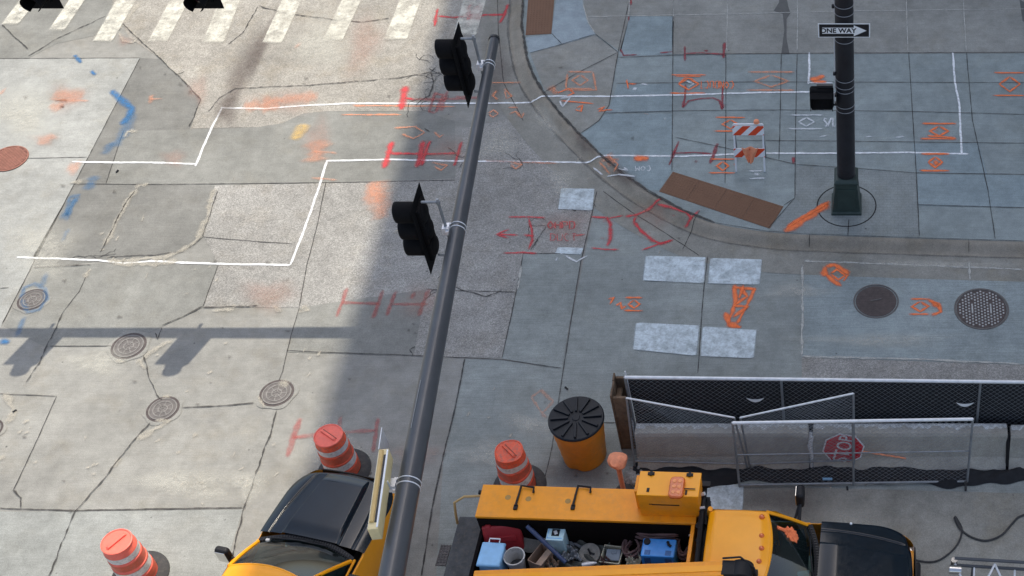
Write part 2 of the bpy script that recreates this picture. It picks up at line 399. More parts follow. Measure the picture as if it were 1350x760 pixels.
slab('road_slab', [(940, 640), (1500, 655), (1500, 1000), (930, 1000)], 'gutter', .0065)

# kerb: rolled strip along K, gutter pan in front of it
def offs(d):
    out = []
    for i, p in enumerate(K):
        a = KA[max(i - 1, 0)]; c = KA[min(i + 1, len(K) - 1)]; t = (c - a) / np.linalg.norm(c - a); n = np.array((-t[1], t[0]))
        out.append((p[0] + n[0] * d, p[1] + n[1] * d))
    return out
b = MB()
ds = [-.34, -.30, -.27, -.24, -.21, -.18, -.15, -.12, -.09, -.06, -.03, 0]
rows = [[b.bm.verts.new((x, y, KH * sstep(-.30, -.05, d) + (.003 if d > -.32 else -.01))) for x, y in offs(d)] for d in ds]
for r0, r1 in zip(rows[:-1], rows[1:]):
    for i in range(len(K) - 1): b.bm.faces.new((r0[i], r0[i + 1], r1[i + 1], r1[i]))
struct(b.out('kerb', 'kerb', smooth='all'))
b = MB(); r0 = offs(-.95); r1 = offs(-.31)
for i in range(len(K) - 1):
    b.bm.faces.new([b.bm.verts.new((p[0], p[1], .0085)) for p in (r0[i], r0[i + 1], r1[i + 1], r1[i])])
bmesh.ops.remove_doubles(b.bm, verts=b.bm.verts, dist=.0005)
struct(b.out('gutter', 'gutter'))
# pavement
b = MB(); b.poly([(x, y, KH + .002) for x, y in K] + [(60, K[-1][1], KH + .002), (60, 120, KH + .002), (K[0][0], 120, KH + .002)])
bmesh.ops.triangulate(b.bm, faces=b.bm.faces); struct(b.out('pavement', 'walk'))
def walk(px, mat, lift=.006): return slab('pavement_slab', px, mat, lift, True)
walk([(958, -200), (957, 72), (1550, 70), (1550, -200)], 'walk_brown')
walk([(768, -160), (770, 20), (785, 45), (817, 68), (830, 22), (889, 22), (889, -160)], 'walk_brown', .0055)
walk([(889, -160), (886, 72), (957, 72), (958, -160)], 'walk_brown')
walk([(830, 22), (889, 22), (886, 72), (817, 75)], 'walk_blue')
walk([(734, -100), (766, -100), (768, 0), (773, 25), (785, 46), (740, 60), (698, 70), (692, 50), (727, 46), (733, 0)], 'walk_sheen')
walk([(699, 71), (785, 47), (815, 70), (803, 140), (790, 160), (764, 176), (740, 150), (719, 122)], 'walk_brown')
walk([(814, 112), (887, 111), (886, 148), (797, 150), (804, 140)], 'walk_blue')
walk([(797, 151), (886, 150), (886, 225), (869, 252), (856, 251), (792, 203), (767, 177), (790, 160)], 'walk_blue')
walk([(1050, 219), (1207, 229), (1212, 313), (1068, 308), (1012, 304), (1048, 262)], 'walk_brick')
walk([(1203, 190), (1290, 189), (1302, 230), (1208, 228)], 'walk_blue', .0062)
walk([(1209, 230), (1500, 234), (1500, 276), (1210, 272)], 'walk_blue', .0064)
# tactile plates: plate sheet with real truncated domes
def tactile(c4, ncol, nrow, seams):
    p = [P(x, y, KH) for x, y in c4]
    def at(u, v): return (p[0] * (1 - u) + p[1] * u) * (1 - v) + (p[3] * (1 - u) + p[2] * u) * v
    o = thing('tactile_paving', at(.5, .5)); base = at(.5, .5)
    b = MB()
    for k in range(seams):
        u0, u1 = k / seams + .0012, (k + 1) / seams - .0012
        q = [at(u0, 0) - base, at(u1, 0) - base, at(u1, 1) - base, at(u0, 1) - base]
        b.prism([Vector((v.x, v.y, .003)) for v in q], (0, 0, .008))
    b.out('plate', 'tactile', o)
    b = MB()
    for i in range(ncol):
        for j in range(nrow):
            q = at((i + .5) / ncol, (j + .5) / nrow) - base
            b.lathe([(.019, .011), (.013, .0175)], (q.x, q.y, 0), 6, capb=False)
    b.out('truncated_domes', 'tactile', o)
    return o
tag(tactile([(887, 227), (1033, 273), (1015, 302), (869, 253)], 40, 9, 4), 'long rust brown tactile plate at the kerb beside the black pole', 'tactile paving')
tag(tactile([(698, -25), (733, -25), (727, 45), (693, 47)], 9, 26, 2), 'rust brown tactile plate at the top edge, end of the curved kerb', 'tactile paving')

# ------------------------------------------------------------------ draped ribbons: joints, cracks, paint
def resample(pts, step):
    out = [pts[0]]
    for a, c in zip(pts[:-1], pts[1:]):
        L = math.hypot(c[0] - a[0], c[1] - a[1]); n = max(1, int(math.ceil(L / step)))
        for k in range(1, n + 1): out.append((a[0] + (c[0] - a[0]) * k / n, a[1] + (c[1] - a[1]) * k / n))
    return out
lift = [.012]
def ribbon(b, px, width, jit=0.0, wvar=0.0, step=.12, world=False, ends=True):
    width = width * 1.5 if width > .035 else width
    lay = b.bm.verts.layers.float['edge']
    w0 = px if world else [G(x, y) for x, y in px]
    pts = resample(w0, step)
    lift[0] += .00012
    if lift[0] > .022: lift[0] = .013
    z0 = lift[0]
    rows = []; n = len(pts); ph = random.random() * 9
    for i, p in enumerate(pts):
        a = pts[max(i - 1, 0)]; c = pts[min(i + 1, n - 1)]; dx, dy = c[0] - a[0], c[1] - a[1]; L = math.hypot(dx, dy) or 1
        nx, ny = -dy / L, dx / L
        j = jit * (random.uniform(-1, 1) * .6 + math.sin(i * .7 + ph) * .4)
        ww = width * (1 + wvar * random.uniform(-1, 1)) / 2
        x, y = p[0] + nx * j, p[1] + ny * j; z = gz(x, y) + z0
        fade = 1.0 if (not ends or 0 < i < n - 1) else .35
        rows.append([(x + nx * ww, y + ny * ww, z, 0), (x + nx * ww * .5, y + ny * ww * .5, z, .55 * fade), (x, y, z, fade), (x - nx * ww * .5, y - ny * ww * .5, z, .55 * fade), (x - nx * ww, y - ny * ww, z, 0)])
    vs = []
    for r in rows:
        q = []
        for (x, y, z, e) in r:
            v = b.bm.verts.new((x, y, z)); v[lay] = e; q.append(v)
        vs.append(q)
    for r0, r1 in zip(vs[:-1], vs[1:]):
        for k in range(4): b.bm.faces.new((r0[k], r0[k + 1], r1[k + 1], r1[k]))
def marks(name, mat, strokes, width, jit=.0, wvar=.1, step=.1, ends=True):
    b = MB()
    for s_ in strokes:
        wd = width
        if isinstance(s_, tuple) and isinstance(s_[0], list): s_, wd = s_
        ribbon(b, s_, wd, jit, wvar, step, ends=ends)
    return struct(b.out(name, mat))
def blob(name, mat, pxs):
    """soft stains: (cx,cy,rx,ry,angle) discs with a fading rim"""
    b = MB(); lay = b.bm.verts.layers.float['edge']
    for (x, y, rx, ry, an) in pxs:
        lift[0] += .0001; c = P(x, y, 0); s = 1 / 70.0
        rings = []
        for k, e in ((1.0, 0), (.66, .34), (.33, .75)):
            row = []
            for i in range(20):
                a = 2 * math.pi * i / 20; wob = 1 + .18 * math.sin(3 * a + x) + .1 * math.sin(5 * a + y)
                ex, ey = math.cos(a) * rx * k * wob, math.sin(a) * ry * k * wob
                X, Y = G(x + ex * math.cos(an) - ey * math.sin(an), y + ex * math.sin(an) + ey * math.cos(an))
                v = b.bm.verts.new((X, Y, gz(X, Y) + lift[0])); v[lay] = e; row.append(v)
            rings.append(row)
        X, Y = G(x, y); cv = b.bm.verts.new((X, Y, gz(X, Y) + lift[0])); cv[lay] = 1
        for r0, r1 in zip(rings[:-1], rings[1:]):
            for i in range(20): b.bm.faces.new((r0[i], r0[(i + 1) % 20], r1[(i + 1) % 20], r1[i]))
        for i in range(20): b.bm.faces.new((rings[-1][i], rings[-1][(i + 1) % 20], cv))
    return struct(b.out(name, mat))
# joints
marks('road_joint', 'joint', [
    [(-60, 78), (0, 78), (185, 77)], [(185, 77), (92, 255), (3, 428)], [(0, 210), (60, 209), (115, 208)],
    [(92, 243), (200, 244), (300, 243), (470, 241), (600, 238)], [(163, 173), (140, 243)],
    [(288, 350), (275, 385), (268, 405)], [(267, 313), (300, 316), (350, 320), (385, 322)],
    [(66, 457), (110, 457), (150, 457)], [(0, 520), (75, 523)], [(75, 523), (45, 590), (18, 647)],
    [(395, 405), (385, 440), (379, 463), (373, 490), (368, 503)], [(379, 463), (450, 466), (540, 469), (663, 475), (740, 486)],
    [(340, 320), (355, 150 + 170)], [(787, 253), (765, 350), (752, 430), (740, 506), (728, 590), (714, 650)],
    [(933, 339), (927, 390), (920, 493)], [(795, 253), (832, 280), (860, 297), (900, 323), (922, 338)],
    [(923, 278), (915, 292), (900, 330)], [(562, 382), (600, 384), (680, 386)], [(118, 355), (105, 385), (85, 410)],
    [(795, 558), (850, 559)], [(655, -40), (657, 40), (664, 110), (690, 160)], [(430, 240), (418, 300), (405, 350), (395, 405)],
    [(768, 335), (690, 335), (681, 385), (662, 473)], [(0, 118 + 263), (12, 380)]], .022, .004, .3)
marks('road_joint', 'joint', [
    [(613, 474), (600, 540), (585, 600), (570, 670), (556, 760)], [(240, 538), (290, 536), (335, 532)],
    [(0, 671), (100, 674), (200, 672), (320, 670)]], .034, .005, .4)
marks('road_joint', 'joint_light', [[(1058, 350), (1058, 410), (1057, 471)], [(1057, 471), (1200, 474), (1350, 481)],
    [(1058, 345), (1200, 350), (1350, 356)], [(687, 350), (683, 384)], [(1277, 345), (1279, 372)]], .05, .01, .5)
# pavement joints
marks('pavement_joint', 'joint', [
    [(815, 77), (885, 74), (957, 72), (1100, 71), (1350, 70), (1420, 70)], [(812, 111), (1000, 109), (1350, 110), (1420, 110)],
    [(797, 150), (900, 147), (1045, 146), (1200, 148), (1350, 152), (1420, 153)], [(960, 186), (1100, 187), (1350, 190), (1420, 191)],
    [(1050, 218), (1130, 223), (1207, 229), (1350, 231), (1420, 232)], [(1210, 271), (1350, 275), (1420, 277)],
    [(888, 0), (887, 100), (886, 226)], [(957, 72), (957, 160), (956, 243)], [(1030, 72), (1029, 140), (1027, 212)],
    [(1051, 72), (1049, 160), (1048, 262)], [(1198, 70), (1203, 150), (1208, 229), (1212, 313)], [(1274, 70), (1282, 160), (1302, 250), (1312, 316)],
    [(719, 122), (760, 98), (815, 70)], [(766, 177), (790, 160), (803, 140), (815, 70), (830, 0)], [(785, 46), (800, 58), (815, 70)],
    [(890, 182), (960, 197), (1050, 218)], [(727, 45), (741, 59)], [(1048, 262), (1033, 272)], [(1012, 303), (1048, 262)],
    [(699, 71), (742, 59), (785, 46)], [(1067, 310), (1067, 327)], [(1277, 317), (1277, 334)], [(1119, 290), (1118, 312)]], .022, .003, .25)
marks('pavement_joint', 'joint_light', [[(770, 24), (830, 22), (960, 20), (1100, 16), (1350, 13), (1420, 12)], [(960, -30), (958, 70)], [(1052, -30), (1051, 70)],
    [(1194, -30), (1197, 70)], [(1268, -30), (1274, 70)], [(889, -30), (888, 30)], [(831, -30), (829, 24)], [(768, -60), (769, 8), (776, 32), (785, 45)]], .034, .002, .2)
marks('kerb_joint', 'crack_dark', [list(KERB_PX[1:14])], .05, .006, .4)
marks('kerb_joint', 'crack_dark', [list(KERB_PX[13:18])], .022, .003, .3)
b = MB(); ribbon(b, offs(-.335), .045, .004, .5, .2, True); struct(b.out('gutter_dirt', 'stain_line'))
# cracks
marks('road_crack', 'crack_dark', [
    [(152, 23), (163, 33), (180, 50), (212, 78), (225, 92), (240, 105), (256, 122), (265, 132)], [(265, 132), (258, 150), (250, 168)],
    [(3, 33), (12, 42), (20, 50), (30, 59), (38, 65)],
    [(340, 8), (352, 12), (385, 20), (420, 24), (450, 28), (480, 30), (513, 25)], [(275, 148), (290, 130), (310, 118), (360, 115), (400, 114), (450, 110), (500, 106), (530, 103), (568, 96), (575, 90)],
    [(190, 470), (198, 500), (207, 522), (214, 528)], [(214, 430), (240, 419), (268, 405)], [(198, 558), (185, 573), (170, 590), (135, 635), (100, 675), (85, 710), (65, 762)],
    [(365, 541), (358, 570), (350, 590), (333, 640), (322, 672), (315, 700), (305, 740)], [(18, 647), (28, 658), (28, 671)],
    [(45, 354), (80, 352), (120, 350)], [(268, 406), (320, 405), (340, 404)], [(178, 253), (165, 270), (150, 300), (140, 320), (133, 333)],
    [(205, 440), (208, 448), (214, 433)], [(568, 96), (572, 110), (566, 128), (555, 133), (548, 140)], [(560, 120), (566, 118)],
    [(85, 410), (75, 432), (62, 458), (52, 480), (35, 505)], [(232, 100), (240, 97), (243, 95)], [(737, 272), (750, 274), (758, 279), (768, 272), (780, 262), (776, 251)]], .03, .012, .7, .07)
random.seed(33); hc = []
for (x, y, n_) in ((560, 105, 7), (555, 130, 8), (700, 220, 6), (760, 265, 5), (600, 380, 6), (130, 345, 6), (700, 290, 5), (575, 85, 5), (620, 200, 6)):
    for _ in range(3):
        p_ = [(x + random.uniform(-12, 12), y + random.uniform(-8, 8))]; a_ = random.uniform(0, 6.28)
        for k in range(n_): a_ += random.uniform(-.9, .9); p_.append((p_[-1][0] + 6 * math.cos(a_), p_[-1][1] + 4 * math.sin(a_)))
        hc.append((p_, random.uniform(.012, .02)))
marks('road_crack', 'joint', hc, .02, .004, .4, .05)
marks('road_crack', 'joint', [[(545, 470), (540, 462), (548, 458)], [(287, 253), (275, 290), (267, 313), (255, 325), (235, 333), (205, 337), (175, 338), (140, 340)],
    [(560, 170), (567, 174)], [(600, 380), (640, 392), (662, 384)], [(38, 75), (75, 52), (105, 38), (140, 22)], [(300, 60), (320, 45), (340, 10)], [(720, 300), (700, 330)]], .026, .012, .6, .07)
marks('crack_repair', 'filler', [[(283, 250), (272, 290), (262, 313), (250, 325), (232, 336), (205, 341), (175, 344), (140, 346)], [(180, 250), (167, 268), (152, 298), (138, 325)],
    [(150, 346), (165, 350), (200, 349), (235, 346)], [(153, 23), (166, 30), (185, 4)], [(165, 182), (170, 175), (182, 173)], [(92, 243), (110, 240)], [(177, 248), (196, 244)],
    [(228, 92 + 360), (215, 455), (195, 468), (186, 478)], [(120, 355), (111, 368)], [(280, 410), (310, 408)], [(360, 404), (372, 412)], [(205, 555), (222, 556), (180, 582)], [(160, 605), (150, 618)], [(5, 520), (20, 540), (10, 560)], [(5, 600), (0, 610)],
    [(370, 503), (378, 512)], [(214, 525), (225, 522)], [(397, 405), (405, 410), (393, 414)]], .10, .03, .6, .09)
marks('crack_repair', 'filler', [[(157, 40), (163, 34), (173, 42), (182, 52), (176, 57), (162, 55), (157, 44)], [(196, 466), (186, 478), (190, 488)], [(340, 523), (350, 538)], [(152, 476), (165, 478)]], .05, .01, .5, .07)
blob('road_stain', 'stain', [(318, 100, 22, 100, .45), (345, 60, 14, 80, .45), (300, 145, 25, 30, 0), (655, 95, 28, 70, 0), 
    (760, 620, 80, 40, 0), (1035, 660, 90, 30, 0), (820, 230, 40, 14, .7), (770, 190, 30, 12, .8), (1200, 560, 4, 3, 0)])
random.seed(44)
blob('oil_drip', 'stain_line', [(random.uniform(20, 900), random.uniform(80, 740), random.uniform(2, 6), random.uniform(2, 4), 0) for _ in range(46)])
blob('road_stain', 'stain_pink', [(262, 120, 20, 25, 0), (375, 135, 60, 22, 0), (355, 390, 50, 28, 0), (90, 130, 35, 25, 0), (60, 185, 25, 12, 0), (165, 55, 14, 10, 0), (420, 185, 26, 40, .1), (230, 210, 22, 16, 0), (860, 285, 35, 22, .3), (590, 200, 40, 25, 0), (480, 60, 30, 60, .3), (550, 600, 50, 18, 0), (560, 400, 50, 28, 0), (745, 300, 50, 30, 0)])
blob('road_stain', 'stain_pale', [(440, 590, 70, 55, 0), (250, 640, 100, 30, .1), (130, 480, 60, 25, 0), (640, 600, 50, 26, 0), (700, 560, 60, 18, .2), (1050, 385, 60, 14, 0), (1160, 450, 130, 14, 0), (1120, 690, 60, 30, 0), (30, 150, 60, 50, .3), (60, 330, 60, 60, 0), (420, 60, 60, 50, 0),
    (330, 640, 40, 30, 0), (1240, 350, 130, 7, .02), (740, 240, 30, 30, .7), (720, 160, 16, 40, -.6), (660, 190, 40, 30, 0)])
random.seed(21); fl = []
for cx_, cy_, sp_, n_ in ((200, 600, 60, 10), (300, 640, 80, 12), (420, 190, 90, 10), (215, 350, 70, 10), (160, 330, 40, 8), (410, 480, 50, 8), (340, 620, 60, 10), (20, 560, 20, 8), (190, 490, 50, 6), (740, 240, 60, 10), (860, 330, 60, 6), (560, 300, 60, 6), (640, 560, 70, 8), (1100, 690, 90, 10), (280, 470, 80, 8), (100, 600, 60, 8)):
    for _ in range(n_):
        x, y = random.gauss(cx_, sp_ * .6), random.gauss(cy_, sp_ * .4); l_ = random.uniform(2, 9); a_ = random.uniform(-.4, .6) - 1.0
        fl.append(([(x, y), (x + l_ * math.cos(a_), y + l_ * math.sin(a_))], random.uniform(.02, .06)))
marks('mortar_splash', 'filler', fl, .04, .01, .5, .05)
# dark patch of bitumen in the pavement
b = MB(); lay = b.bm.verts.layers.float['edge']
pts = [P(x, y, KH) for x, y in [(1028, -20), (1027, 4), (1020, 15), (1032, 19), (1034, 40), (1030, 72), (1041, 72), (1037, 52), (1037, 26), (1042, 18), (1039, 8), (1034, -20)]]
b.poly([(p.x, p.y, KH + .010) for p in pts]); struct(b.out('bitumen_patch', plain('bitumen', (.10, .10, .095), .8)))
b = MB(); b.poly([(p.x, p.y, KH + .010) for p in [P(x, y, KH) for x, y in [(1344, 0), (1352, 4), (1352, 32), (1348, 28)]]]); struct(b.out('bitumen_patch', bpy.data.materials['bitumen']))

# crosswalk bars, worn
def bar(b, px4, ext=0.0):
    lay = b.bm.verts.layers.float['edge']
    p = [Vector(G(*q)) for q in px4]      # bottom-left, bottom-right, top-right, top-left
    if ext:
        for i, j in ((3, 0), (2, 1)): p[i] = p[j] + (p[i] - p[j]).normalized() * ext
    lift[0] = max(lift[0], .013) + .0001; nu, nv = 12, 24
    v = []
    for i in range(nu + 1):
        row = []
        for j in range(nv + 1):
            u, w_ = i / nu, j / nv; q = (p[0] * (1 - u) + p[1] * u) * (1 - w_) + (p[3] * (1 - u) + p[2] * u) * w_
            vv = b.bm.verts.new((q.x, q.y, gz(q.x, q.y) + lift[0])); vv[lay] = 0 if i in (0, nu) or j in (0, nv) else (.45 if i in (1, nu - 1) or j in (1, nv - 1) else 1); row.append(vv)
        v.append(row)
    for i in range(nu):
        for j in range(nv): b.bm.faces.new((v[i][j], v[i + 1][j], v[i + 1][j + 1], v[i][j + 1]))
for q in [[(-70, 25), (-45, 25), (-18, 0), (-45, 0)], [(0, 35), (24, 35), (52, 0), (26, 0)], [(62, 43), (85, 43), (114, 0), (91, 0)], [(121, 57), (148, 58), (182, 0), (153, 0)], [(193, 58), (221, 58), (252, 0), (224, 0)],
          [(265, 59), (296, 59), (319, 0), (289, 0)], [(344, 59), (372, 60), (400, 0), (371, 0)], [(424, 56), (452, 57), (478, 0), (450, 0)], [(504, 55), (538, 55), (557, 0), (526, 0)], [(596, 48), (629, 50), (643, 0), (610, 0)]]:
    b = MB(); bar(b, q, 3.0); struct(b.out('crosswalk_bar', 'white_bar'))
for q in [[(735, 277), (782, 279), (785, 250), (739, 249)], [(846, 371), (930, 375), (932, 340), (850, 338)], [(932, 375), (1003, 377), (1006, 343), (935, 341)],
          [(833, 462), (920, 471), (924, 430), (837, 426)], [(922, 471), (995, 474), (999, 436), (925, 431)], [(925, 676), (980, 676), (982, 640), (928, 637)], [(731, 335), (767, 337), (770, 328), (735, 327)]]:
    b = MB(); bar(b, q); struct(b.out('crosswalk_bar', 'white_bar2'))

# survey lines
marks('white_survey_line', 'white_line', [
    [(291, 143), (350, 144), (400, 140), (460, 137), (560, 137), (640, 137), (700, 136), (703, 134), (714, 128), (800, 128), (900, 126), (1000, 123), (1073, 122)],
    [(293, 143), (280, 168), (268, 195), (258, 220)], [(95, 214), (150, 215), (200, 215), (258, 217)],
    [(430, 213), (510, 211), (600, 213), (700, 214), (778, 214), (788, 208), (800, 206), (900, 207), (1000, 203), (1100, 203), (1200, 202), (1277, 204)],
    [(431, 213), (420, 250), (408, 285), (395, 320), (383, 350)], [(22, 340), (80, 342), (130, 344), (165, 348), (200, 345), (240, 347), (300, 349), (383, 350)],
    [(1067, 70), (1067, 95), (1066, 112)], [(1256, 70), (1259, 110), (1265, 140), (1266, 170), (1268, 204)], [(1066, 110), (1098, 110)]], .041, .006, .2, .08)
def diamond(cx, cy, w_, h_, dw=None, bars=True):
    dw = dw or h_ * .8; s = [[(cx, cy - h_ * .33), (cx + dw / 2, cy), (cx, cy + h_ * .33), (cx - dw / 2, cy), (cx, cy - h_ * .33)]]
    if bars: s += [[(cx - w_ / 2, cy - h_ / 2), (cx + w_ / 2, cy - h_ / 2)], [(cx - w_ / 2 - 2, cy + h_ / 2), (cx + w_ / 2, cy + h_ / 2)]]
    return s
FONT = {'D': [[(0, 0), (0, 1), (.5, .9), (.6, .5), (.5, .1), (0, 0)]], 'U': [[(0, 1), (0, .1), (.3, 0), (.55, .1), (.6, 1)]], 'I': [[(.2, 0), (.2, 1)]],
        'C': [[(.6, .9), (.2, 1), (0, .5), (.2, 0), (.6, .1)]], 'T': [[(0, 1), (.7, 1)], [(.35, 1), (.35, 0)]], 'O': [[(.3, 0), (0, .5), (.3, 1), (.6, .5), (.3, 0)]],
        'H': [[(0, 0), (0, 1)], [(0, .5), (.6, .5)], [(.6, 0), (.6, 1)]], 'P': [[(0, 0), (0, 1), (.55, .9), (.55, .55), (0, .5)]], 'M': [[(0, 0), (.1, 1), (.3, .3), (.5, 1), (.6, 0)]],
        'N': [[(0, 0), (0, 1), (.6, 0), (.6, 1)]], 'S': [[(.6, .9), (.2, 1), (0, .75), (.55, .3), (.4, 0), (0, .1)]], '/': [[(0, 0), (.5, 1.1)]], 'L': [[(0, 1), (0, 0), (.5, 0)]],
        'K': [[(0, 0), (0, 1)], [(.6, 1), (0, .45), (.6, 0)]], 'R': [[(0, 0), (0, 1), (.55, .9), (.5, .55), (0, .5), (.6, 0)]], 'E': [[(.6, 1), (0, 1), (0, 0), (.6, 0)], [(0, .5), (.5, .5)]]}
def word(txt, x, y, w_, h_, flip=False):
    """hand-sprayed letters; (x, y) is the lower left corner in the picture"""
    s = []; n = len(txt); cw = w_ / n
    for i, ch in enumerate(txt):
        for st in FONT.get(ch, []):
            q = [(x + i * cw + a * cw * 1.25 + random.uniform(-.4, .4), y - c * h_ + random.uniform(-.4, .4)) for a, c in st]
            if flip: q = [(2 * x + w_ - a, 2 * y - h_ - c) for a, c in q]
            s.append(q)
    return s
marks('red_survey_marking', 'red', [[(577, 12), (573, 36)], [(577, 22), (600, 24), (622, 21), (668, 20)], [(622, 5), (613, 18), (620, 30), (627, 12), (634, 6), (628, 30), (636, 20)], [(618, 10), (620, 34)], [(670, 6), (665, 20), (659, 32)],
    ([(535, 114), (532, 130), (529, 146)], .16), [(533, 130), (547, 132)]], .075, .006, .3)
marks('red_survey_marking', 'red', [([(517, 187), (512, 205), (506, 223)], .13), [(514, 203), (560, 204), (606, 203)], ([(558, 186), (555, 205), (549, 222)], .12), ([(567, 186), (560, 205), (556, 220)], .09), [(609, 187), (604, 204), (599, 220)], ([(552, 216), (554, 219)], .14)], .075, .006, .3)
marks('red_survey_marking', 'red_faint', [[(458, 380), (452, 398), (444, 419)], [(450, 400), (500, 401)], [(505, 383), (499, 402), (492, 421)], [(522, 384), (516, 401), (510, 418)], [(515, 402), (565, 402)], [(547, 385), (543, 395)], [(565, 382), (558, 402), (552, 418)],
    [(590, 120), (582, 148)], [(600, 128), (640, 131)], [(574, 122), (566, 148), (574, 150)], [(546, 132), (620, 131)], [(573, 124), (584, 126), (575, 150)]], .07, .006, .3)
marks('red_survey_marking', 'red_faint', [([(396, 552), (388, 576), (379, 604)], .1), [(385, 578), (440, 572), (498, 568)], [(498, 551), (496, 572), (492, 598)], [(449, 550), (446, 580)]], .075, .006, .3)
marks('red_survey_marking', 'red', [[(670, 287), (690, 287), (719, 288)], [(697, 288), (701, 303), (702, 318), (697, 330)], [(663, 335), (690, 334), (708, 335)], [(690, 311), (705, 312)], [(656, 310), (684, 311)], ([(672, 303), (655, 310), (671, 315)], .06), [(755, 312), (772, 310)]], .05, .006, .3)
marks('red_survey_marking', 'red', [([(779, 287), (800, 288), (805, 296), (805, 315), (801, 326)], .075), [(802, 289), (822, 285)], [(779, 328), (800, 330), (816, 330)], ([(797, 290), (800, 293)], .12), ([(792, 315), (797, 315)], .06),
    ([(824, 287), (840, 284), (852, 279), (862, 271), (873, 262)], .075), ([(838, 286), (836, 293), (845, 305), (860, 318), (872, 322), (887, 318)], .075), [(846, 331), (868, 323), (888, 317)], ([(866, 270), (885, 275), (905, 281), (911, 288), (903, 302)], .075),
    [(911, 291), (922, 278)], ([(855, 308), (858, 308)], .07), ([(886, 285), (890, 285)], .07)], .045, .006, .3)
marks('red_sprayed_lettering', 'red', word('OHPD', 722, 303, 38, 10) + word('OHPD', 723, 303, 38, 10), .034, .004, .2, .05)
marks('red_sprayed_lettering', 'red', word('DUCT', 726, 319, 36, 10), .03, .003, .2, .05)
marks('red_survey_marking', 'red_dark', [[(903, 62), (903, 82)], [(903, 72), (925, 71), (955, 73)], ([(955, 57), (954, 78)], .06), [(818, 66), (822, 74), (840, 73)], [(870, 71), (887, 69)], [(832, -8), (832, 8)], [(829, 22), (829, 28)], ([(928, 68), (934, 68)], .05),
    [(904, 112), (903, 130), (900, 143)], [(900, 143), (908, 134), (925, 131), (940, 130), (949, 134), (952, 145)], [(953, 114), (952, 146)], [(895, 187), (888, 205), (882, 219)], [(889, 203), (915, 202), (940, 204)], ([(946, 190), (941, 205), (936, 217)], .07), ([(916, 213), (919, 215)], .08),
    ([(1046, 208), (1046, 217)], .07), ([(953, 138), (952, 144)], .08), ([(890, 198), (886, 210)], .06)], .042, .004, .3)
# orange
marks('orange_survey_marking', 'orange', diamond(1331, 112, 42, 30, 27) , .05, .005, .3)
marks('orange_survey_marking', 'orange', diamond(1238, 174, 46, 20, 24) + [[(1222, 180), (1260, 183)], [(1232, 172), (1237, 174)]], .06, .006, .3)
marks('orange_survey_marking', 'orange', diamond(1233, 215, 38, 22, 18) + [([(1230, 215), (1238, 216)], .16)], .055, .006, .3)
marks('orange_survey_marking', 'orange_faint', diamond(1017, 108, 62, 24, 44), .06, .006, .3)
marks('orange_survey_marking', 'orange', diamond(963, 165, 40, 18, 22) + diamond(908, 112, 46, 24, 26) + diamond(953, 220, 34, 18, 15) + [([(967, 217), (969, 219)], .07)], .045, .006, .3)
marks('orange_survey_marking', 'orange_faint', diamond(765, 107, 34, 22, 20) + [[(748, 98), (746, 120), (786, 120), (782, 96)]], .05, .006, .3)
marks('orange_survey_marking', 'orange', [[(740, 134), (783, 138)], [(760, 144), (768, 140), (766, 148), (758, 146)], [(787, 146), (797, 142), (790, 148), (800, 146), (808, 146)], [(826, 106), (829, 119)], [(828, 112), (840, 112)], [(890, 102), (926, 102)], [(895, 112), (903, 104), (915, 106)],
    [(735, 124), (750, 118), (757, 124), (748, 128)]], .04, .006, .3)
marks('orange_survey_marking', 'orange', word('CONDUCT', 921, 118, 46, 10, True), .034, .003, .2, .05)
marks('orange_survey_marking', 'orange', [([(835, 210), (856, 210)], .16)], .1)
marks('orange_survey_marking', 'white_thin', word('COM', 836, 227, 22, 7, True), .03, .003, .2, .05)
marks('orange_survey_marking', 'orange_faint', [[(648, 110), (687, 110)], [(655, 120), (650, 127), (657, 133)], [(665, 118), (675, 128), (668, 131), (665, 120)], [(645, 151), (651, 146), (657, 151), (650, 156), (645, 151)], [(672, 152), (680, 148), (688, 156), (691, 149)], [(670, 143), (683, 143)],
    [(675, 216), (688, 218), (680, 224), (673, 218)], [(520, 170), (548, 168), (560, 176), (545, 184), (530, 178)], [(572, 175), (580, 182), (585, 178)], [(570, 216), (590, 219), (582, 226), (573, 220)], [(800, 205), (815, 218), (810, 228)], ([(797, 207), (812, 216)], .25), [(790, 214), (805, 230)],
    ([(725, 115), (735, 125)], .14), [(640, 213), (735, 216)], [(465, 140), (600, 141)], [(450, 152), (530, 152)], [(850, 150), (855, 152)]], .05, .008, .4)
marks('orange_survey_marking', 'orange', [([(1034, 307), (1092, 270)], .16), ([(1038, 300), (1094, 266)], .09), ([(1088, 270), (1093, 272)], .22)], .1, .006, .3)
marks('orange_survey_marking', 'orange', [([(968, 376), (970, 400), (960, 425)], .08), [(996, 380), (985, 402), (972, 428)], ([(956, 412), (962, 430), (978, 432)], .1), ([(966, 380), (997, 382)], .06), [(975, 378), (985, 392), (968, 404), (985, 405), (966, 420)], ([(958, 428), (975, 431)], .12), [(980, 376), (975, 395)]], .07, .008, .4)
marks('orange_survey_marking', 'orange', [([(1088, 352), (1100, 350), (1120, 362)], .1), ([(1086, 360), (1100, 372), (1110, 378)], .09), [(1095, 362), (1103, 356), (1114, 364), (1105, 370), (1095, 362)], ([(1088, 352), (1086, 366)], .12), [(1118, 362), (1112, 372)]], .06, .008, .4)
marks('orange_survey_marking', 'orange', diamond(1213, 405, 26, 20, 22) + [([(1222, 396), (1237, 402), (1240, 412), (1228, 417)], .09), ([(1228, 400), (1238, 406)], .1)], .055, .006, .3)
marks('orange_survey_marking', 'orange', diamond(836, 402, 24, 17, 15) + [[(802, 396), (809, 393), (804, 403)], [(812, 404), (818, 400), (820, 408), (826, 404)]], .045, .006, .3)
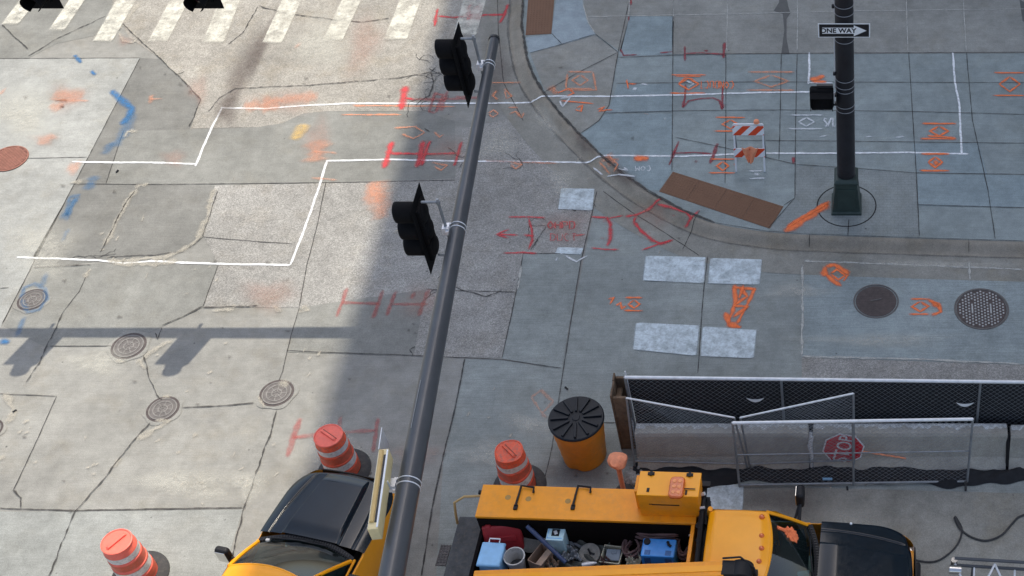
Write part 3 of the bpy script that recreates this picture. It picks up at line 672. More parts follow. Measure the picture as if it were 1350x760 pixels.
marks('orange_survey_marking', 'orange_smudge', [([(497, 240), (500, 262), (503, 290)], .35), ([(490, 240), (494, 270)], .3), ([(420, 185), (415, 215)], .4), [(412, 200), (445, 203)], [(410, 236), (446, 238)], ([(70, 125), (110, 130)], .35), ([(65, 140), (85, 142)], .3), [(66, 132), (118, 134)], ([(50, 192), (72, 178)], .28), ([(88, 222), (106, 222)], .3), ([(0, 122), (6, 123)], .25),
    ([(200, 126), (198, 138)], .12), [(195, 132), (215, 131)], [(700, 525), (713, 516), (730, 530), (715, 545), (700, 525)], [(712, 545), (722, 552)], ([(320, 140), (370, 142)], .3), ([(345, 135), (420, 128)], .3), ([(390, 60), (395, 62)], .2)], .06, .01, .5)
marks('orange_survey_marking', 'orange', [([(1068, 107), (1080, 104), (1086, 100)], .14), ([(1070, 109), (1090, 109)], .08)], .1, .005, .3)
marks('yellow_survey_marking', paint('yellow_spray', (.75, .50, .15), .55, .9, 6, .5), [([(402, 164), (396, 174), (388, 186)], .26)], .2)
marks('white_survey_marking', 'white_thin', diamond(1063, 162, 44, 18, 20) + word('S/L', 1086, 168, 18, 11) + [[(986, 227), (1008, 226)], [(987, 237), (1009, 236)], ([(994, 231), (1001, 231)], .09), [(1140, 182), (1150, 181)], [(1180, 183), (1192, 181)], [(1080, 182), (1090, 180)], [(845, 112), (855, 113)], ([(834, 120), (840, 117)], .07), [(738, 131), (752, 130), (742, 142), (738, 134)],
    [(905, 108), (915, 112), (908, 116)], [(822, 222), (828, 226), (815, 224)], ([(875, 158), (878, 158)], .06), [(800, 234), (838, 234)], [(782, 222), (795, 232)], [(738, 333), (742, 337)], [(740, 330), (748, 334), (755, 331), (768, 333)], [(745, 338), (760, 346), (775, 338)], [(735, 340), (733, 345)]], .04, .005, .3)
# blue
marks('blue_survey_marking', 'blue', [([(96, 75), (103, 74)], .09), ([(100, 76), (108, 84)], .09), ([(120, 94), (127, 100)], .08), ([(146, 120), (160, 132), (174, 144), (170, 155), (160, 166)], .16), ([(0, 450), (14, 452)], .13)], .09, .006, .2)
marks('blue_survey_marking', 'blue_faint', [([(148, 188), (138, 205)], .18), ([(125, 232), (116, 252)], .2), ([(92, 262), (104, 258), (96, 270), (84, 286)], .14), [(92, 259), (88, 285)], [(99, 262), (90, 288)], ([(80, 284), (92, 290)], .15), [(91, 302), (82, 320)], ([(62, 360), (55, 380)], .12), ([(33, 418), (22, 445)], .1),
    [(28, 395), (32, 380), (46, 375), (60, 382), (62, 396), (52, 409), (37, 412), (28, 395)], ([(175, 150), (165, 175), (150, 195)], .25)], .09, .008, .3)

# ------------------------------------------------------------------ manhole covers
def circ(r, n=28, z=0): return [(r * math.cos(2 * math.pi * k / n), r * math.sin(2 * math.pi * k / n), z) for k in range(n)]
def ring(b, r0, r1, z0, z1, n=28):
    b.lathe([(r0, z0), (r0, z1), (r1, z1), (r1, z0)], n=n, capb=False, capt=False)
def radial_cover(px, r, label, group=None):
    x, y = G(*px); o = thing('manhole_cover', (x, y, .006), random.random(), label, 'manhole cover', group)
    b = MB(); b.lathe([(r, 0), (r, .006)], n=32); b.out('cover', 'iron', o)
    b = MB()
    for k, rr in enumerate((.99, .72, .36)): ring(b, r * rr, r * (rr - .07), .0058, .0125)
    for k in range(8):
        a = math.pi * k / 4; b.box((math.cos(a) * r * .4, math.sin(a) * r * .4, .0085), (r * .62, r * .055, .006), (0, 0, a))
    b.out('raised_ribs', 'iron_pale' if group != 'x' else 'iron', o)
    b = MB(); ring(b, r * 1.16, r * 1.03, 0, .008); b.out('frame', 'iron_dark', o)
    # broken rim of mortar around
    b = MB(); b.lathe([(r * 1.42, .004), (r * 1.17, .007)], n=30, capb=False, capt=False, wob=lambda a, z: .07 * math.sin(5 * a + px[0]) if z < .005 else 0)
    b.out('mortar_collar', 'road', o); return o
radial_cover((43, 396), .235, 'small round iron cover ringed with blue spray paint, near the left edge')
radial_cover((170, 457), .27, 'round iron cover with spoke ribs crossed by the shadow of the signal arm')
radial_cover((215, 540), .245, 'spoked iron cover in pale mortar where the long diagonal crack starts')
radial_cover((365, 519), .26, 'spoked iron cover at the corner of two slab joints, right of the other spoked covers')
x, y = G(12, 210); o = thing('manhole_cover', (x, y, .008), .2, 'large rusty red cover with a brick pattern on the pale new concrete', 'manhole cover')
b = MB(); b.lathe([(.39, 0), (.39, .01)], n=40); b.out('cover', 'iron_red_dark', o)
b = MB()
for i in range(-9, 10):
    for j in range(-6, 7):
        cx, cy = j * .062 + (.031 if i % 2 else 0), i * .04
        if math.hypot(cx, cy) < .345: b.box((cx, cy, .0125), (.05, .029, .006))
b.out('brick_pattern', 'iron_red', o); b = MB(); ring(b, .39, .365, .0098, .016, 40); b.out('rim', 'iron_red', o)
x, y = G(1155, 398); o = thing('manhole_cover', (x, y, .008), 0, 'dark brown smooth round cover in the slate road, left of the perforated one', 'manhole cover')
b = MB(); b.lathe([(.385, 0), (.385, .008)], n=40); b.out('cover', 'iron_dark', o)
b = MB(); ring(b, .43, .405, 0, .014, 40); b.out('frame', 'iron', o); b = MB()
for i in range(-8, 9):
    for j in range(-8, 9):
        cx, cy = i * .042, j * .042
        if math.hypot(cx, cy) < .34: b.box((cx, cy, .0095), (.026, .026, .003))
b.out('raised_squares', 'iron_dark', o); b = MB(); b.tube([(-.1, .0, .016), (.1, .05, .016)], .008, 6); b.out('pick_bar', 'iron_pale', o)
b = MB(); b.lathe([(.50, .001), (.43, .005)], n=36, capb=False, capt=False); b.out('mortar_collar', 'road_blue_light', o)
x, y = G(1294, 408); o = thing('manhole_cover', (x, y, .008), 0, 'large cover with rows of pale square studs and grate holes at the right edge', 'manhole cover')
b = MB(); b.lathe([(.47, 0), (.47, .008)], n=40); b.out('cover', 'iron_dark', o)
b = MB()
for i in range(-11, 12):
    for j in range(-8, 9):
        cx, cy = i * .058 , j * .072 + (.036 if i % 2 else 0)
        if math.hypot(cx, cy) < .44 and not (abs(i) == 3 and abs(j) < 3): b.box((cx, cy, .011), (.032, .036, .006))
for s in (-1, 1): b.box((s * .174, 0, .011), (.03, .24, .006))
b.out('studs', 'iron_stud', o); b = MB(); ring(b, .515, .48, 0, .014, 40); b.out('frame', 'iron', o)
b = MB(); b.lathe([(.60, .001), (.52, .005)], n=36, capb=False, capt=False); b.out('mortar_collar', 'road_blue_light', o)
radial_cover((-14, 567), .2, 'dark small cover cut by the left edge of the picture')

# ------------------------------------------------------------------ tower beyond the corner: casts the big shade
tw = thing('tower_building', (2.62, 36, 0), R(1.0), 'tall stone office tower beyond the corner that shades the street', 'building')
b = MB(); b.box((22, 30, 30), (44, 60, 60)); b.out('wall', 'facade', tw)
brickbump(M['facade'], .35)

# ------------------------------------------------------------------ signals
def signal_head(parent, loc, rz, lean=0, bracket=None):
    """faces local -y ; housing centred at loc"""
    h = MB()
    for k in range(3):
        z = (k - 1) * .345
        h.box((0, .03, z), (.345, .13, .335))
        h.lathe([(.165, .0), (.150, .025), (.10, .045)], (0, .09, z), 20, capb=False, axis=Matrix.Rotation(-math.pi / 2, 3, 'X'))
    ho = h.out('signal_head', 'signal_black', parent, True, .012, loc=loc, rot=(0, lean, rz))
    b = MB(); b.box((0, 0, 0), (.62, .008, 1.33)); b.out('backplate', 'backplate', ho, False, .003, loc=(0, .03, 0))
    for k in range(3):
        z = (k - 1) * .345; b = MB(); n = 22; L = .30
        rows = []
        for s_ in (0, 1):
            for rr in (.160, .150):
                pass
        a0, a1 = R(-66), R(246)
        def vis(u, v, r=.158):
            a = a0 + (a1 - a0) * u; d = (L * (.93 + .07 * math.sin(a))) * v
            return Vector((r * math.cos(a), -.035 - d, z + r * math.sin(a)))
        b.grid(vis, n, 6); b.out('visor', 'signal_black', ho, 'all', 0, .008)
        b = MB(); b.lathe([(.148, 0), (.12, .03), (.05, .05)], (0, -.04, z), 20, axis=Matrix.Rotation(math.pi / 2, 3, 'X'))
        b.out('lens', 'lens', ho, 'all')
    return ho
def arm_bracket(parent, loc, rz, reach):
    """C-shaped pipe behind a head, clamp towards +y (local)"""
    b = MB()
    for s in (-1, 1): b.tube([(0, .10, s * .56), (0, reach, s * .56)], .021, 8)
    b.tube([(0, reach, -.59), (0, reach, .62)], .021, 8)
    for s in (-1, 1): b.lathe([(.032, -.03), (.032, .03)], (0, reach, s * .56), 10)
    b.tube([(0, reach + .012, -.5), (0, reach + .012, .5)], .013, 6)
    return b.out('bracket', 'galv_dull', parent, True, loc=loc, rot=(0, 0, rz))
# signal arm 2 : the long graphite arm running away from us
def arm_pt(y): # plan line through both clamps
    return -5.74 + (y - 9.06) * (-6.31 + 5.74) / (19.54 - 9.06)
AZ = 5.0
pole = thing('signal_mast', (arm_pt(5.0), 5.0, 0), 0, 'long graphite signal arm slanting across the street with two black signals facing left', 'traffic signal')
O = pole.location
def L2(x, y, z): return (x - O.x, y - O.y, z)
b = MB(); ys = [5.0 + i * (19.50 - 5.0) / 20 for i in range(21)]
b.tube([L2(arm_pt(y), y, AZ) for y in ys], [.185 - (.185 - .082) * i / 20 for i in range(21)], 24); b.out('arm', 'arm_grey', pole, True)
b = MB(); d = Vector((arm_pt(19.5) - arm_pt(19.4), .1, 0)).normalized(); e = Vector(L2(arm_pt(19.5), 19.5, AZ))
b.tube([e - d * .03, e + d * .02, e + d * .03], [.093, .093, .08], 24); b.out('end_cap', 'black_metal', pole, True)
b = MB(); b.tube([(0, 0, 0), (0, 0, 6.2)], [.2, .15], 24); b.box((0, 0, .02), (.6, .6, .04)); b.out('post', 'arm_grey', pole, True)
def armrad(y): return .185 - (.185 - .082) * (y - 5) / 14.5
def clamp(y, side=-1, z=AZ, band='white_band', par=None, zs=(-.04, .04)):
    b = MB(); r = armrad(y) + .004
    for s in zs:
        yy = y + s; cx = arm_pt(yy); n = 26; pr = [Vector(L2(cx + math.cos(a) * r, yy, z + math.sin(a) * r)) for a in [2 * math.pi * k / n for k in range(n + 1)]]
        b.tube(pr, .008, 6, False)
    b.box(L2(arm_pt(y) + side * (r + .05), y, z), (.1, .13, .13)); b.box(L2(arm_pt(y) + side * (r + .02), y, z), (.05, .2, .07))
    return b.out('clamp', band, par or pole)
for (sx, sy) in ((-6.58, 14.97), (-6.73, 18.80)):
    signal_head(pole, L2(sx, sy, AZ), R(-90 - 0))
    arm_bracket(pole, L2(sx, sy, AZ), R(-90), (arm_pt(sy) - armrad(sy) - .06) - sx)
    clamp(sy, -1)
# cream street-name box seen from above, on the same arm
cy0 = P(522, 640, AZ).y
bx = arm_pt(cy0) - .40
def sbox(z0):
    far = P(510, 590, 5.30); near = P(475, 700, 5.30)
    return far, near
far, near = P(506, 592, 5.32), P(491, 698, 5.32)
ax = (far - near); Ln = ax.length; ang = math.atan2(ax.x, ax.y)
mid = (far + near) / 2
sb = MB()
sb.box((0, 0, -.12), (.13, Ln, .24)); box_o = sb.out('name_box', 'cream', pole, False, .012, loc=L2(mid.x, mid.y, 5.32), rot=(0, 0, -ang))
b = MB(); b.box((.025, 0, .003), (.024, Ln * .84, .01)); b.out('slot', 'sign_black', box_o)
b = MB(); b.tube([(-.02, -Ln * .42, .012), (-.02, Ln * .47, .012)], .028, 8); b.out('tube_lamp_cover', 'cream_tube', box_o, True)
b = MB(); b.box((.052, 0, .006), (.022, Ln * .96, .012)); b.out('top_rib', 'sign_white', box_o)
b = MB(); b.box((-.069, 0, -.12), (.005, Ln * .94, .19)); b.out('face_panel', 'sign_white', box_o)
b = MB(); b.box((-.062, Ln * .5 + .17, -.17), (.010, .34, .36)); b.out('blade', 'galv', box_o)
clamp(cy0, -1); 
b = MB(); b.tube([L2(arm_pt(cy0) - .18, cy0, AZ), L2(mid.x + .06, cy0, AZ + .02)], .03, 8); b.tube([L2(arm_pt(cy0) - .20, cy0 - .09, AZ + .05), L2(mid.x + .04, cy0 - .09, AZ + .22)], .018, 8)
b.out('bracket', 'galv', pole, True)
b = MB(); b.tube([L2(arm_pt(y) - armrad(y) * .5, y, AZ + armrad(y) * .92) for y in (12.0, 11.2)], .004, 4); b.out('cable', 'galv_dull', pole)

# corner post with the other arm
pb = P(1116, 280, KH); px0, py0 = pb.x, pb.y + .20
p1 = thing('signal_post', (px0, py0, KH), 0, 'tall black corner post on a flared square base carrying a one way sign', 'traffic signal')
b = MB()
prof = [(.30, .0), (.30, .05), (.275, .07), (.215, .74), (.235, .76), (.235, .80), (.19, .86)]
rings = []
for hw, z in prof:
    rings.append([b.bm.verts.new((sx * hw, sy * hw, z)) for sx, sy in ((-1, -1), (1, -1), (1, 1), (-1, 1))])
for a, c in zip(rings[:-1], rings[1:]):
    for k in range(4): b.bm.faces.new((a[k], a[(k + 1) % 4], c[(k + 1) % 4], c[k]))
b.bm.faces.new(rings[-1]); b.out('base', 'pole_base', p1, False, .012)
b = MB(); b.box((0, -.255, .40), (.36, .012, .5), (R(-5.0), 0, 0)); b.out('access_door', 'pole_base', p1, False, .004)
b = MB(); b.tube([(0, 0, .8), (0, 0, 4), (0, 0, 7.2)], [.178, .168, .155], 32); b.out('post', 'pole_black', p1, True)
for z in (2.55, 2.66, 3.02, 3.12, 3.28, 4.17, 4.76, 4.93, 5.25, 5.35, 5.6):
    b = MB(); r = .176; b.tube([(math.cos(2 * math.pi * k / 32) * r, math.sin(2 * math.pi * k / 32) * r, z) for k in range(33)], .006, 6, False); b.out('strap', 'strap_grey', p1)
b = MB(); b.tube([(-.182, -.03, 3.05), (-.18, -.03, 4.4)], .010, 6)
b.out('conduit', 'white_band', p1)
b = MB(); b.box((-.19, -.05, 4.3), (.05, .05, .07)); b.box((-.19, -.05, 3.4), (.05, .05, .07)); b.box((-.19, -.05, 4.9), (.05, .05, .07)); b.box((-.19, -.05, 5.1), (.05, .05, .07)); b.out('hub', 'pole_black', p1, False, .01)
# pedestrian head
b = MB(); b.box((0, 0, 0), (.44, .17, .44)); ph = b.out('pedestrian_head', 'signal_black', p1, True, .04, loc=(-.43, -.10, 2.88), rot=(0, 0, R(0)))
b = MB(); b.box((0, -.11, 0), (.38, .05, .38)); b.box((0, -.20, .19), (.40, .16, .012)); b.box((-.20, -.18, .03), (.012, .14, .32)); b.box((.20, -.18, .03), (.012, .14, .32)); b.out('hood', 'signal_black', ph, False, .01)
for c_, d_ in (((.06, .03, .245), (.30, .05, .05)), ((.25, .05, 0.02), (.10, .06, .06)), ((.25, .05, -.19), (.10, .06, .06))): b = MB(); b.box(c_, d_); b.out('mount', 'black_metal', ph)
b = MB(); b.tube([(.225, -.03, -.12), (.225, -.03, .14)], .013, 6); b.out('white_tag', 'white_band', ph)
# one way sign
sg = MB(); w_, h_ = .915, .305
sg.box((0, 0, 0), (w_, .006, h_)); so_ = sg.out('one_way_sign', 'sign_white', p1, False, .002, loc=(0, -.20, 4.62 - KH))
b = MB(); b.box((0, -.0045, 0), (w_ - .04, .003, h_ - .035)); b.out('black_field', 'sign_black', so_)
def flat(b, pts, y0, y1): b.prism([(x, y0, z) for x, z in pts], (0, y1 - y0, 0))
b = MB(); flat(b, [(-.385, -.065), (.17, -.065), (.17, -.118), (.395, 0), (.17, .118), (.17, .065), (-.385, .065)], -.0065, -.0085); b.out('arrow', 'sign_white', so_)
text_mesh('lettering', 'ONE WAY', .135, 'sign_black', so_, Matrix.Translation((-.105, -.0095, -.002)) @ Matrix.Rotation(math.pi / 2, 4, 'X'), .001, .004, 1.0)
# other arm, going left out of the top of the picture
b = MB(); AZ1 = 5.9 - KH
b.tube([(0, 0, AZ1), (-4, 0, AZ1), (-9, 0, AZ1), (-16.5, 0, AZ1)], [.16, .14, .12, .09], 24); b.out('arm', 'arm_grey', p1, True)
for hx in (-14.05, -11.3):
    hd = signal_head(p1, (hx - px0, -.42, AZ1), R(0))
    arm_bracket(p1, (hx - px0, -.42, AZ1), 0, .30)
    b = MB(); b.box((0, 0, 0), (.12, .12, .12)); b.out('clamp', 'galv', p1, loc=(hx - px0, -.14, AZ1))
# round joint about the post base
b = MB(); ring(b, .60, .575, .004, .007, 40)
for v in b.bm.verts: v.co.z = KH + .009 if v.co.z > .005 else KH + .002
struct(b.out('pavement_joint', plain('joint_black', (.02, .02, .02), .9), loc=(px0, py0 - .02, 0)))

# ------------------------------------------------------------------ traffic drums
def lerp(prof, z):
    for (r0, z0), (r1, z1) in zip(prof[:-1], prof[1:]):
        if z0 <= z <= z1: return r0 + (r1 - r0) * (z - z0) / max(1e-6, z1 - z0)
    return prof[-1][0]
def drum(px, topz, rz, label, top='drum_pink', body='drum_orange', dent=0.0, tilt=(0, 0)):
    p = P(px[0], px[1], topz); o = thing('traffic_drum', (p.x, p.y, .006), rz, label, 'traffic drum', 'orange traffic drums on black rubber rings')
    o.rotation_euler = (tilt[0], tilt[1], rz)
    wob = (lambda a, z: -dent * max(0, math.cos(a - 2.2)) ** 3 * math.sin(z * 3.1) + dent * .25 * math.sin(4 * a + z * 7))
    prof = [(.285, .05), (.285, .28), (.275, .29), (.275, .50), (.262, .51), (.262, .70), (.25, .71), (.25, .88), (.235, .90), (.232, .97), (.215, 1.0)]
    b = MB(); b.lathe(prof, n=36, wob=wob); b.out('body', body, o, True)
    for k, (z0, z1) in enumerate(((.12, .26), (.32, .47), (.53, .67), (.73, .86))):
        b = MB(); r = lerp(prof, (z0 + z1) / 2) + .004
        b.lathe([(r, z0), (r, z1)], n=36, capb=False, capt=False, wob=wob); b.out('reflective_band', 'band_white' if k % 2 else 'band_orange', o, True)
    b = MB(); b.lathe([(.236, .985), (.240, 1.0), (.236, 1.012), (.222, 1.016), (.21, 1.004), (.1, 1.006)], n=36, capb=False, wob=wob)
    b.out('lid', top, o, True)
    b = MB(); b.box((0, 0, 1.022), (.36, .055, .035), taper=.8); b.out('handle', top, o, False, .01)
    b = MB(); b.box((0, .034, 1.008), (.32, .016, .006)); b.out('handle_recess', 'iron_red_dark', o)
    b = MB(); b.lathe([(.29, 0), (.45, 0), (.45, .02), (.42, .05), (.33, .075), (.29, .08)], n=40, capb=False, capt=False); b.out('rubber_ring', 'rubber', o, True)
    return o
drum((154, 715), 1.0, R(55), 'sunlit traffic drum at the bottom left with clean orange and white bands', 'drum_pink', 'drum_pink')
drum((433, 575), 1.0, R(-35), 'scuffed traffic drum in front of the black bonnet of the left truck', 'drum_pink')
drum((671, 596), 1.0, R(-45), 'dented traffic drum with peeling bands behind the truck tool boxes', 'drum_orange', 'drum_orange', .10)

# crash barrel with black ribbed lid
p = P(759, 552, 1.06); o = thing('crash_barrel', (p.x, p.y + .02, .006), 0, 'wide yellow barrel with a black spoked lid beside the fence end', 'barrel')
b = MB(); b.lathe([(.36, 0), (.37, .02), (.375, .2), (.385, .22), (.39, .42), (.405, .45), (.41, .66), (.425, .69), (.435, .96), (.445, 1.0)], n=48, wob=lambda a, z: -.10 * (1 if z < .19 else 0) * (max(0, math.cos(2.5 * (a + .6))) ** 6)); b.out('body', 'barrel_yellow', o, 'all')
b = MB(); b.lathe([(.455, .99), (.467, 1.0), (.467, 1.03), (.45, 1.045), (.2, 1.05), (.05, 1.05)], n=48, capb=False); lid = b.out('lid', 'barrel_lid', o, True)
b = MB()
for k in range(12):
    a = 2 * math.pi * k / 12 + .1; b.box((math.cos(a) * .275, math.sin(a) * .275, 1.062), (.30, .042, .038), (0, 0, a))
b.lathe([(.07, 1.05), (.065, 1.062)], n=20); b.out('ribs', 'barrel_lid', lid, False, .006)

# ------------------------------------------------------------------ barricade on the pavement
fl = P(972, 227, KH); fr = P(1007, 227, KH); bw = .58
o = thing('barricade', ((fl.x + fr.x) / 2, fl.y, KH + .006), 0, 'small folding barricade with red and white striped boards and a limp orange cloth', 'barricade')
lean = math.atan2(.22, 1.0)
def fp(x, h, off=0): return Vector((x, h * math.tan(lean) + off, h))
for s in (-1, 1):
    b = MB(); c = fp(s * bw / 2, .54); b.box(c, (.035, .025, 1.10), (-lean, 0, 0)); b.out('leg', 'sign_white', o, False, .004)
    b = MB(); b.box((s * bw / 2, .22 * 2 - .11 + .01, .54), (.035, .025, 1.08), (lean, 0, 0)); b.out('leg', 'galv_dull', o, False, .004)
b = MB(); b.tube([(-bw / 2, .235, 1.08), (bw / 2, .235, 1.08)], .018, 8); b.out('hinge_bar', 'sign_white', o)
def stripe_board(h, hh):
    rt = Matrix.Rotation(-lean, 3, 'X'); c = fp(0, h, -.028); W = .63
    b = MB(); b.box(c, (W, .018, hh), rt); bd = b.out('board', 'sign_white', o, False, .004)
    b = MB(); q = W / 4
    for k in range(-1, 3):
        x0 = -W / 2 + (k * 2) * q * 1.0 * .95; pts = [(x0, -hh / 2), (x0 + q, -hh / 2), (x0 + q + hh, hh / 2), (x0 + hh, hh / 2)]
        # clip to board
        def clipx(poly, lim, sign):
            out = []
            for i in range(len(poly)):
                a, e = poly[i], poly[(i + 1) % len(poly)]; ia, ie = sign * a[0] <= sign * lim, sign * e[0] <= sign * lim
                if ia: out.append(a)
                if ia != ie: t = (lim - a[0]) / (e[0] - a[0]); out.append((lim, a[1] + (e[1] - a[1]) * t))
            return out
        pts = clipx(pts, W / 2 - .003, 1); pts = clipx(pts, -W / 2 + .003, -1) if pts else pts
        if len(pts) > 2: b.prism([c + rt @ Vector((x, -.0115, z)) for x, z in pts], rt @ Vector((0, -.002, 0)))
    b.out('stripes', 'brk_red', bd)
stripe_board(.96, .21); stripe_board(.46, .20)
b = MB()
def cl(u, v):
    a = (u - .5) * (.34 - .26 * v); return fp(.02 + a, .60 - .34 * v, -.06 - .03 * math.sin(u * 9 + v * 3) - .02 * v)
b.grid(cl, 18, 14)
tag(b.out('cloth', 'cloth_peach', None, 'all', 0, .008, loc=o.location), 'limp orange rag draped over the lower board of the small barricade', 'rag')
b = MB(); b.lathe([(.02, 0), (.06, .02), (.05, .07), (.01, .09)], n=12); b.out('warning_light', 'cloth_peach', o, True, loc=(bw / 2 - .12, .25, 1.09))

# ------------------------------------------------------------------ fences, barriers, gate
def mesh_wires(b, A, B, z0, z1, pitch=.075, r=.0022):
    """diamond wire between plan points A,B"""
    A = Vector(A); B = Vector(B); d = B - A; Ln = d.length; d.normalize(); Hh = z1 - z0
    def seg(u0, v0, u1, v1, off):
        n = Vector((-d.y, d.x)) * off
        p, q = A + d * u0 + n, A + d * u1 + n
        b.tube([(p.x, p.y, z0 + v0), (q.x, q.y, z0 + v1)], r, 3, False)
    k = -Hh
    while k < Ln:
        u0, v0 = k, 0; u1, v1 = k + Hh, Hh
        if u0 < 0: v0 += -u0; u0 = 0
        if u1 > Ln: v1 -= (u1 - Ln); u1 = Ln
        if u1 > u0: seg(u0, v0, u1, v1, .002); seg(u0, Hh - v0, u1, Hh - v1, -.002)
        k += pitch * 1.414
def panel(name, label, A, B, z0, z1, posts, mid=False, mat='galv_dull', top='galv', pr=.021, pitch=.075):
    A = Vector(A); B = Vector(B); o = thing(name, (A.x, A.y, 0.006), 0, label, 'fence'); a = Vector((0, 0)); e = B - A
    b = MB(); b.tube([(0, 0, z1), (e.x, e.y, z1)], pr + .007, 10); b.out('top_rail', top, o, True)
    b = MB(); b.tube([(0, 0, z0), (e.x, e.y, z0)], pr, 8); b.out('bottom_rail', mat, o, True)
    for t in posts:
        b = MB(); b.tube([(e.x * t, e.y * t, max(0, z0 - .05)), (e.x * t, e.y * t, z1 + .01)], pr, 10); b.out('post', mat, o, True)
    if mid: b = MB(); zz = (z0 + z1) * .5; b.tube([(0, 0, zz), (e.x, e.y, zz)], pr * .6, 8); b.out('middle_rail', mat, o, True)
    b = MB(); mesh_wires(b, (0, 0), (e.x, e.y), z0, z1, pitch); b.out('chain_link', 'galv_dull', o)
    return o
FY = P(1085, 500, 1.75).y
fx0 = P(824, 498, 1.75).x
ff = panel('chain_link_fence', 'long chain link fence backed with black cloth behind the concrete barriers', (fx0, FY + .03), (7.2, FY - .14), .05, 1.75, [0, .308 * 7.3 / 11.2 + .03, .525, .76, 1], pr=.024)
A = Vector((fx0, FY + .03)); e = Vector((7.2, FY - .14)) - A
b = MB()
def scr(u, v):
    z = .10 + 1.58 * v; return Vector((.03 + (e.x - .06) * u, e.y * u + .035 + .02 * math.sin(u * 41 + v * 3) * (1 - v), z))
b.grid(scr, 90, 10); b.out('windscreen_cloth', 'fabric_black', ff, 'all', 0, .004)
for (qx, qy) in ((996, 523), (1272, 529)):  # white crescents stand in for lit ground seen through the cloth's slits
    q = P(qx, qy, 1.35); b = MB()
    def cres(u, v):
        t = (u - .5) * 2; return Vector((t * .15, 0, -.075 * (1 - t * t) * v - .012 * (1 - t * t) + .03 * t * t))
    b.grid(cres, 14, 3)
    z = H + (FY - .03) * ((q.z - H) / q.y); b.out('vent_slit_light', 'sign_white', ff, False, 0, .004, loc=(q.x * (FY - .03) / q.y - A.x, -.05 + e.y * .4, z - .0))
# jersey barriers
def barrier(x0, x1, label, ddy=0):
    o = thing('concrete_barrier', ((x0 + x1) / 2, 14.40 + ddy, .006), 0, label, 'barrier', 'concrete barriers in a row along the fence')
    L = x1 - x0; n = 40
    prof = [(-.33, 0), (-.33, .07), (-.20, .27), (-.125, .74), (-.10, .80), (.10, .80), (.125, .74), (.20, .27), (.33, .07), (.33, 0)]
    b = MB(); rows = []
    for i in range(n + 1):
        x = -L / 2 + L * i / n; cor = (abs(i / n - .5) * 2) ** 40 * .03
        rows.append([b.bm.verts.new((x, y * (1 - cor) + random.uniform(-1, 1) * .002, z + random.uniform(-1, 1) * .002 - cor * (z > .5))) for y, z in prof])
    for r0, r1 in zip(rows[:-1], rows[1:]):
        for k in range(len(prof) - 1): b.bm.faces.new((r0[k], r0[k + 1], r1[k + 1], r1[k]))
    b.bm.faces.new(rows[0]); b.bm.faces.new(rows[-1][::-1]); b.out('body', 'barrier', o, False)
    b = MB(); random.seed(int(x0 * 10))
    def top(u, v):
        x = -L / 2 + L * (.004 + .992 * u); y = .108 - (.09 + .05 * math.sin(u * 23) * math.sin(u * 57) + .02 * math.sin(u * 171)) * (1 - v); edge = min(v, 1 - v, u * 8, (1 - u) * 8) * 4
        return Vector((x, y, .797 + min(1, max(0, edge)) * (.010 + .012 * random.random())))
    b.grid(top, 110, 10); b.out('lime_crust', 'crust', o, 'all')
    return o
barrier(-3.86, -.945, 'left concrete barrier, nearest the wooden end board')
barrier(-.87, 2.40, 'middle concrete barrier with the stop paddle leaning on it')
barrier(2.45, 5.6, 'right concrete barrier cut off by the right edge', -.03)
for i, (gx, lab) in enumerate(((-.905, 'shiny wrapped connector hanging in the gap left of the stop paddle'), (2.425, 'black connector strap in the barrier gap at the right edge'))):
    b = MB(); b.tube([(gx, 14.12, .10), (gx, 14.2, .35), (gx - .01, 14.27, .62), (gx, 14.33, .78)], [.03, .032, .035, .03], 8)
    if i == 0: b.tube([(gx + .02, 14.10, .40), (gx - .02, 14.2, .60), (gx + .02, 14.27, .75)], [.025, .04, .03], 7)
    tag(b.out('connector_strap', 'galv' if i == 0 else 'plastic_black', None, True), lab, 'connector')
# black cloth bunched on the ground before the barriers
b = MB(); random.seed(5)
top_px = [(838, 612), (870, 604), (920, 609), (975, 614), (1040, 611), (1100, 608), (1150, 609), (1200, 616), (1255, 620), (1300, 619), (1350, 614), (1430, 616)]
bot_px = [(832, 640), (870, 648), (920, 645), (975, 638), (1040, 636), (1100, 640), (1150, 636), (1200, 638), (1255, 643), (1300, 641), (1350, 634), (1430, 640)]
def cat(pts, u):
    t = u * (len(pts) - 1); i = min(int(t), len(pts) - 2); f = t - i; return Vector(P(*pts[i], 0)) * (1 - f) + Vector(P(*pts[i + 1], 0)) * f
def clo(u, v):
    q = cat(top_px, u) * (1 - v) + cat(bot_px, u) * v; w_ = math.sin(math.pi * v)
    q.y += .03 * math.sin(u * 37) * (1 - 2 * v) + .02 * math.sin(u * 83 + 2 * v); q.z = .02 + w_ ** .7 * (.09 + .03 * math.sin(u * 41 + v * 5) + .02 * math.sin(u * 97 + v * 9)) ; return q
b.grid(clo, 200, 10); tag(b.out('ground_cloth', 'fabric_black', None, 'all'), 'long roll of black cloth bunched on the road in front of the barriers', 'cloth')
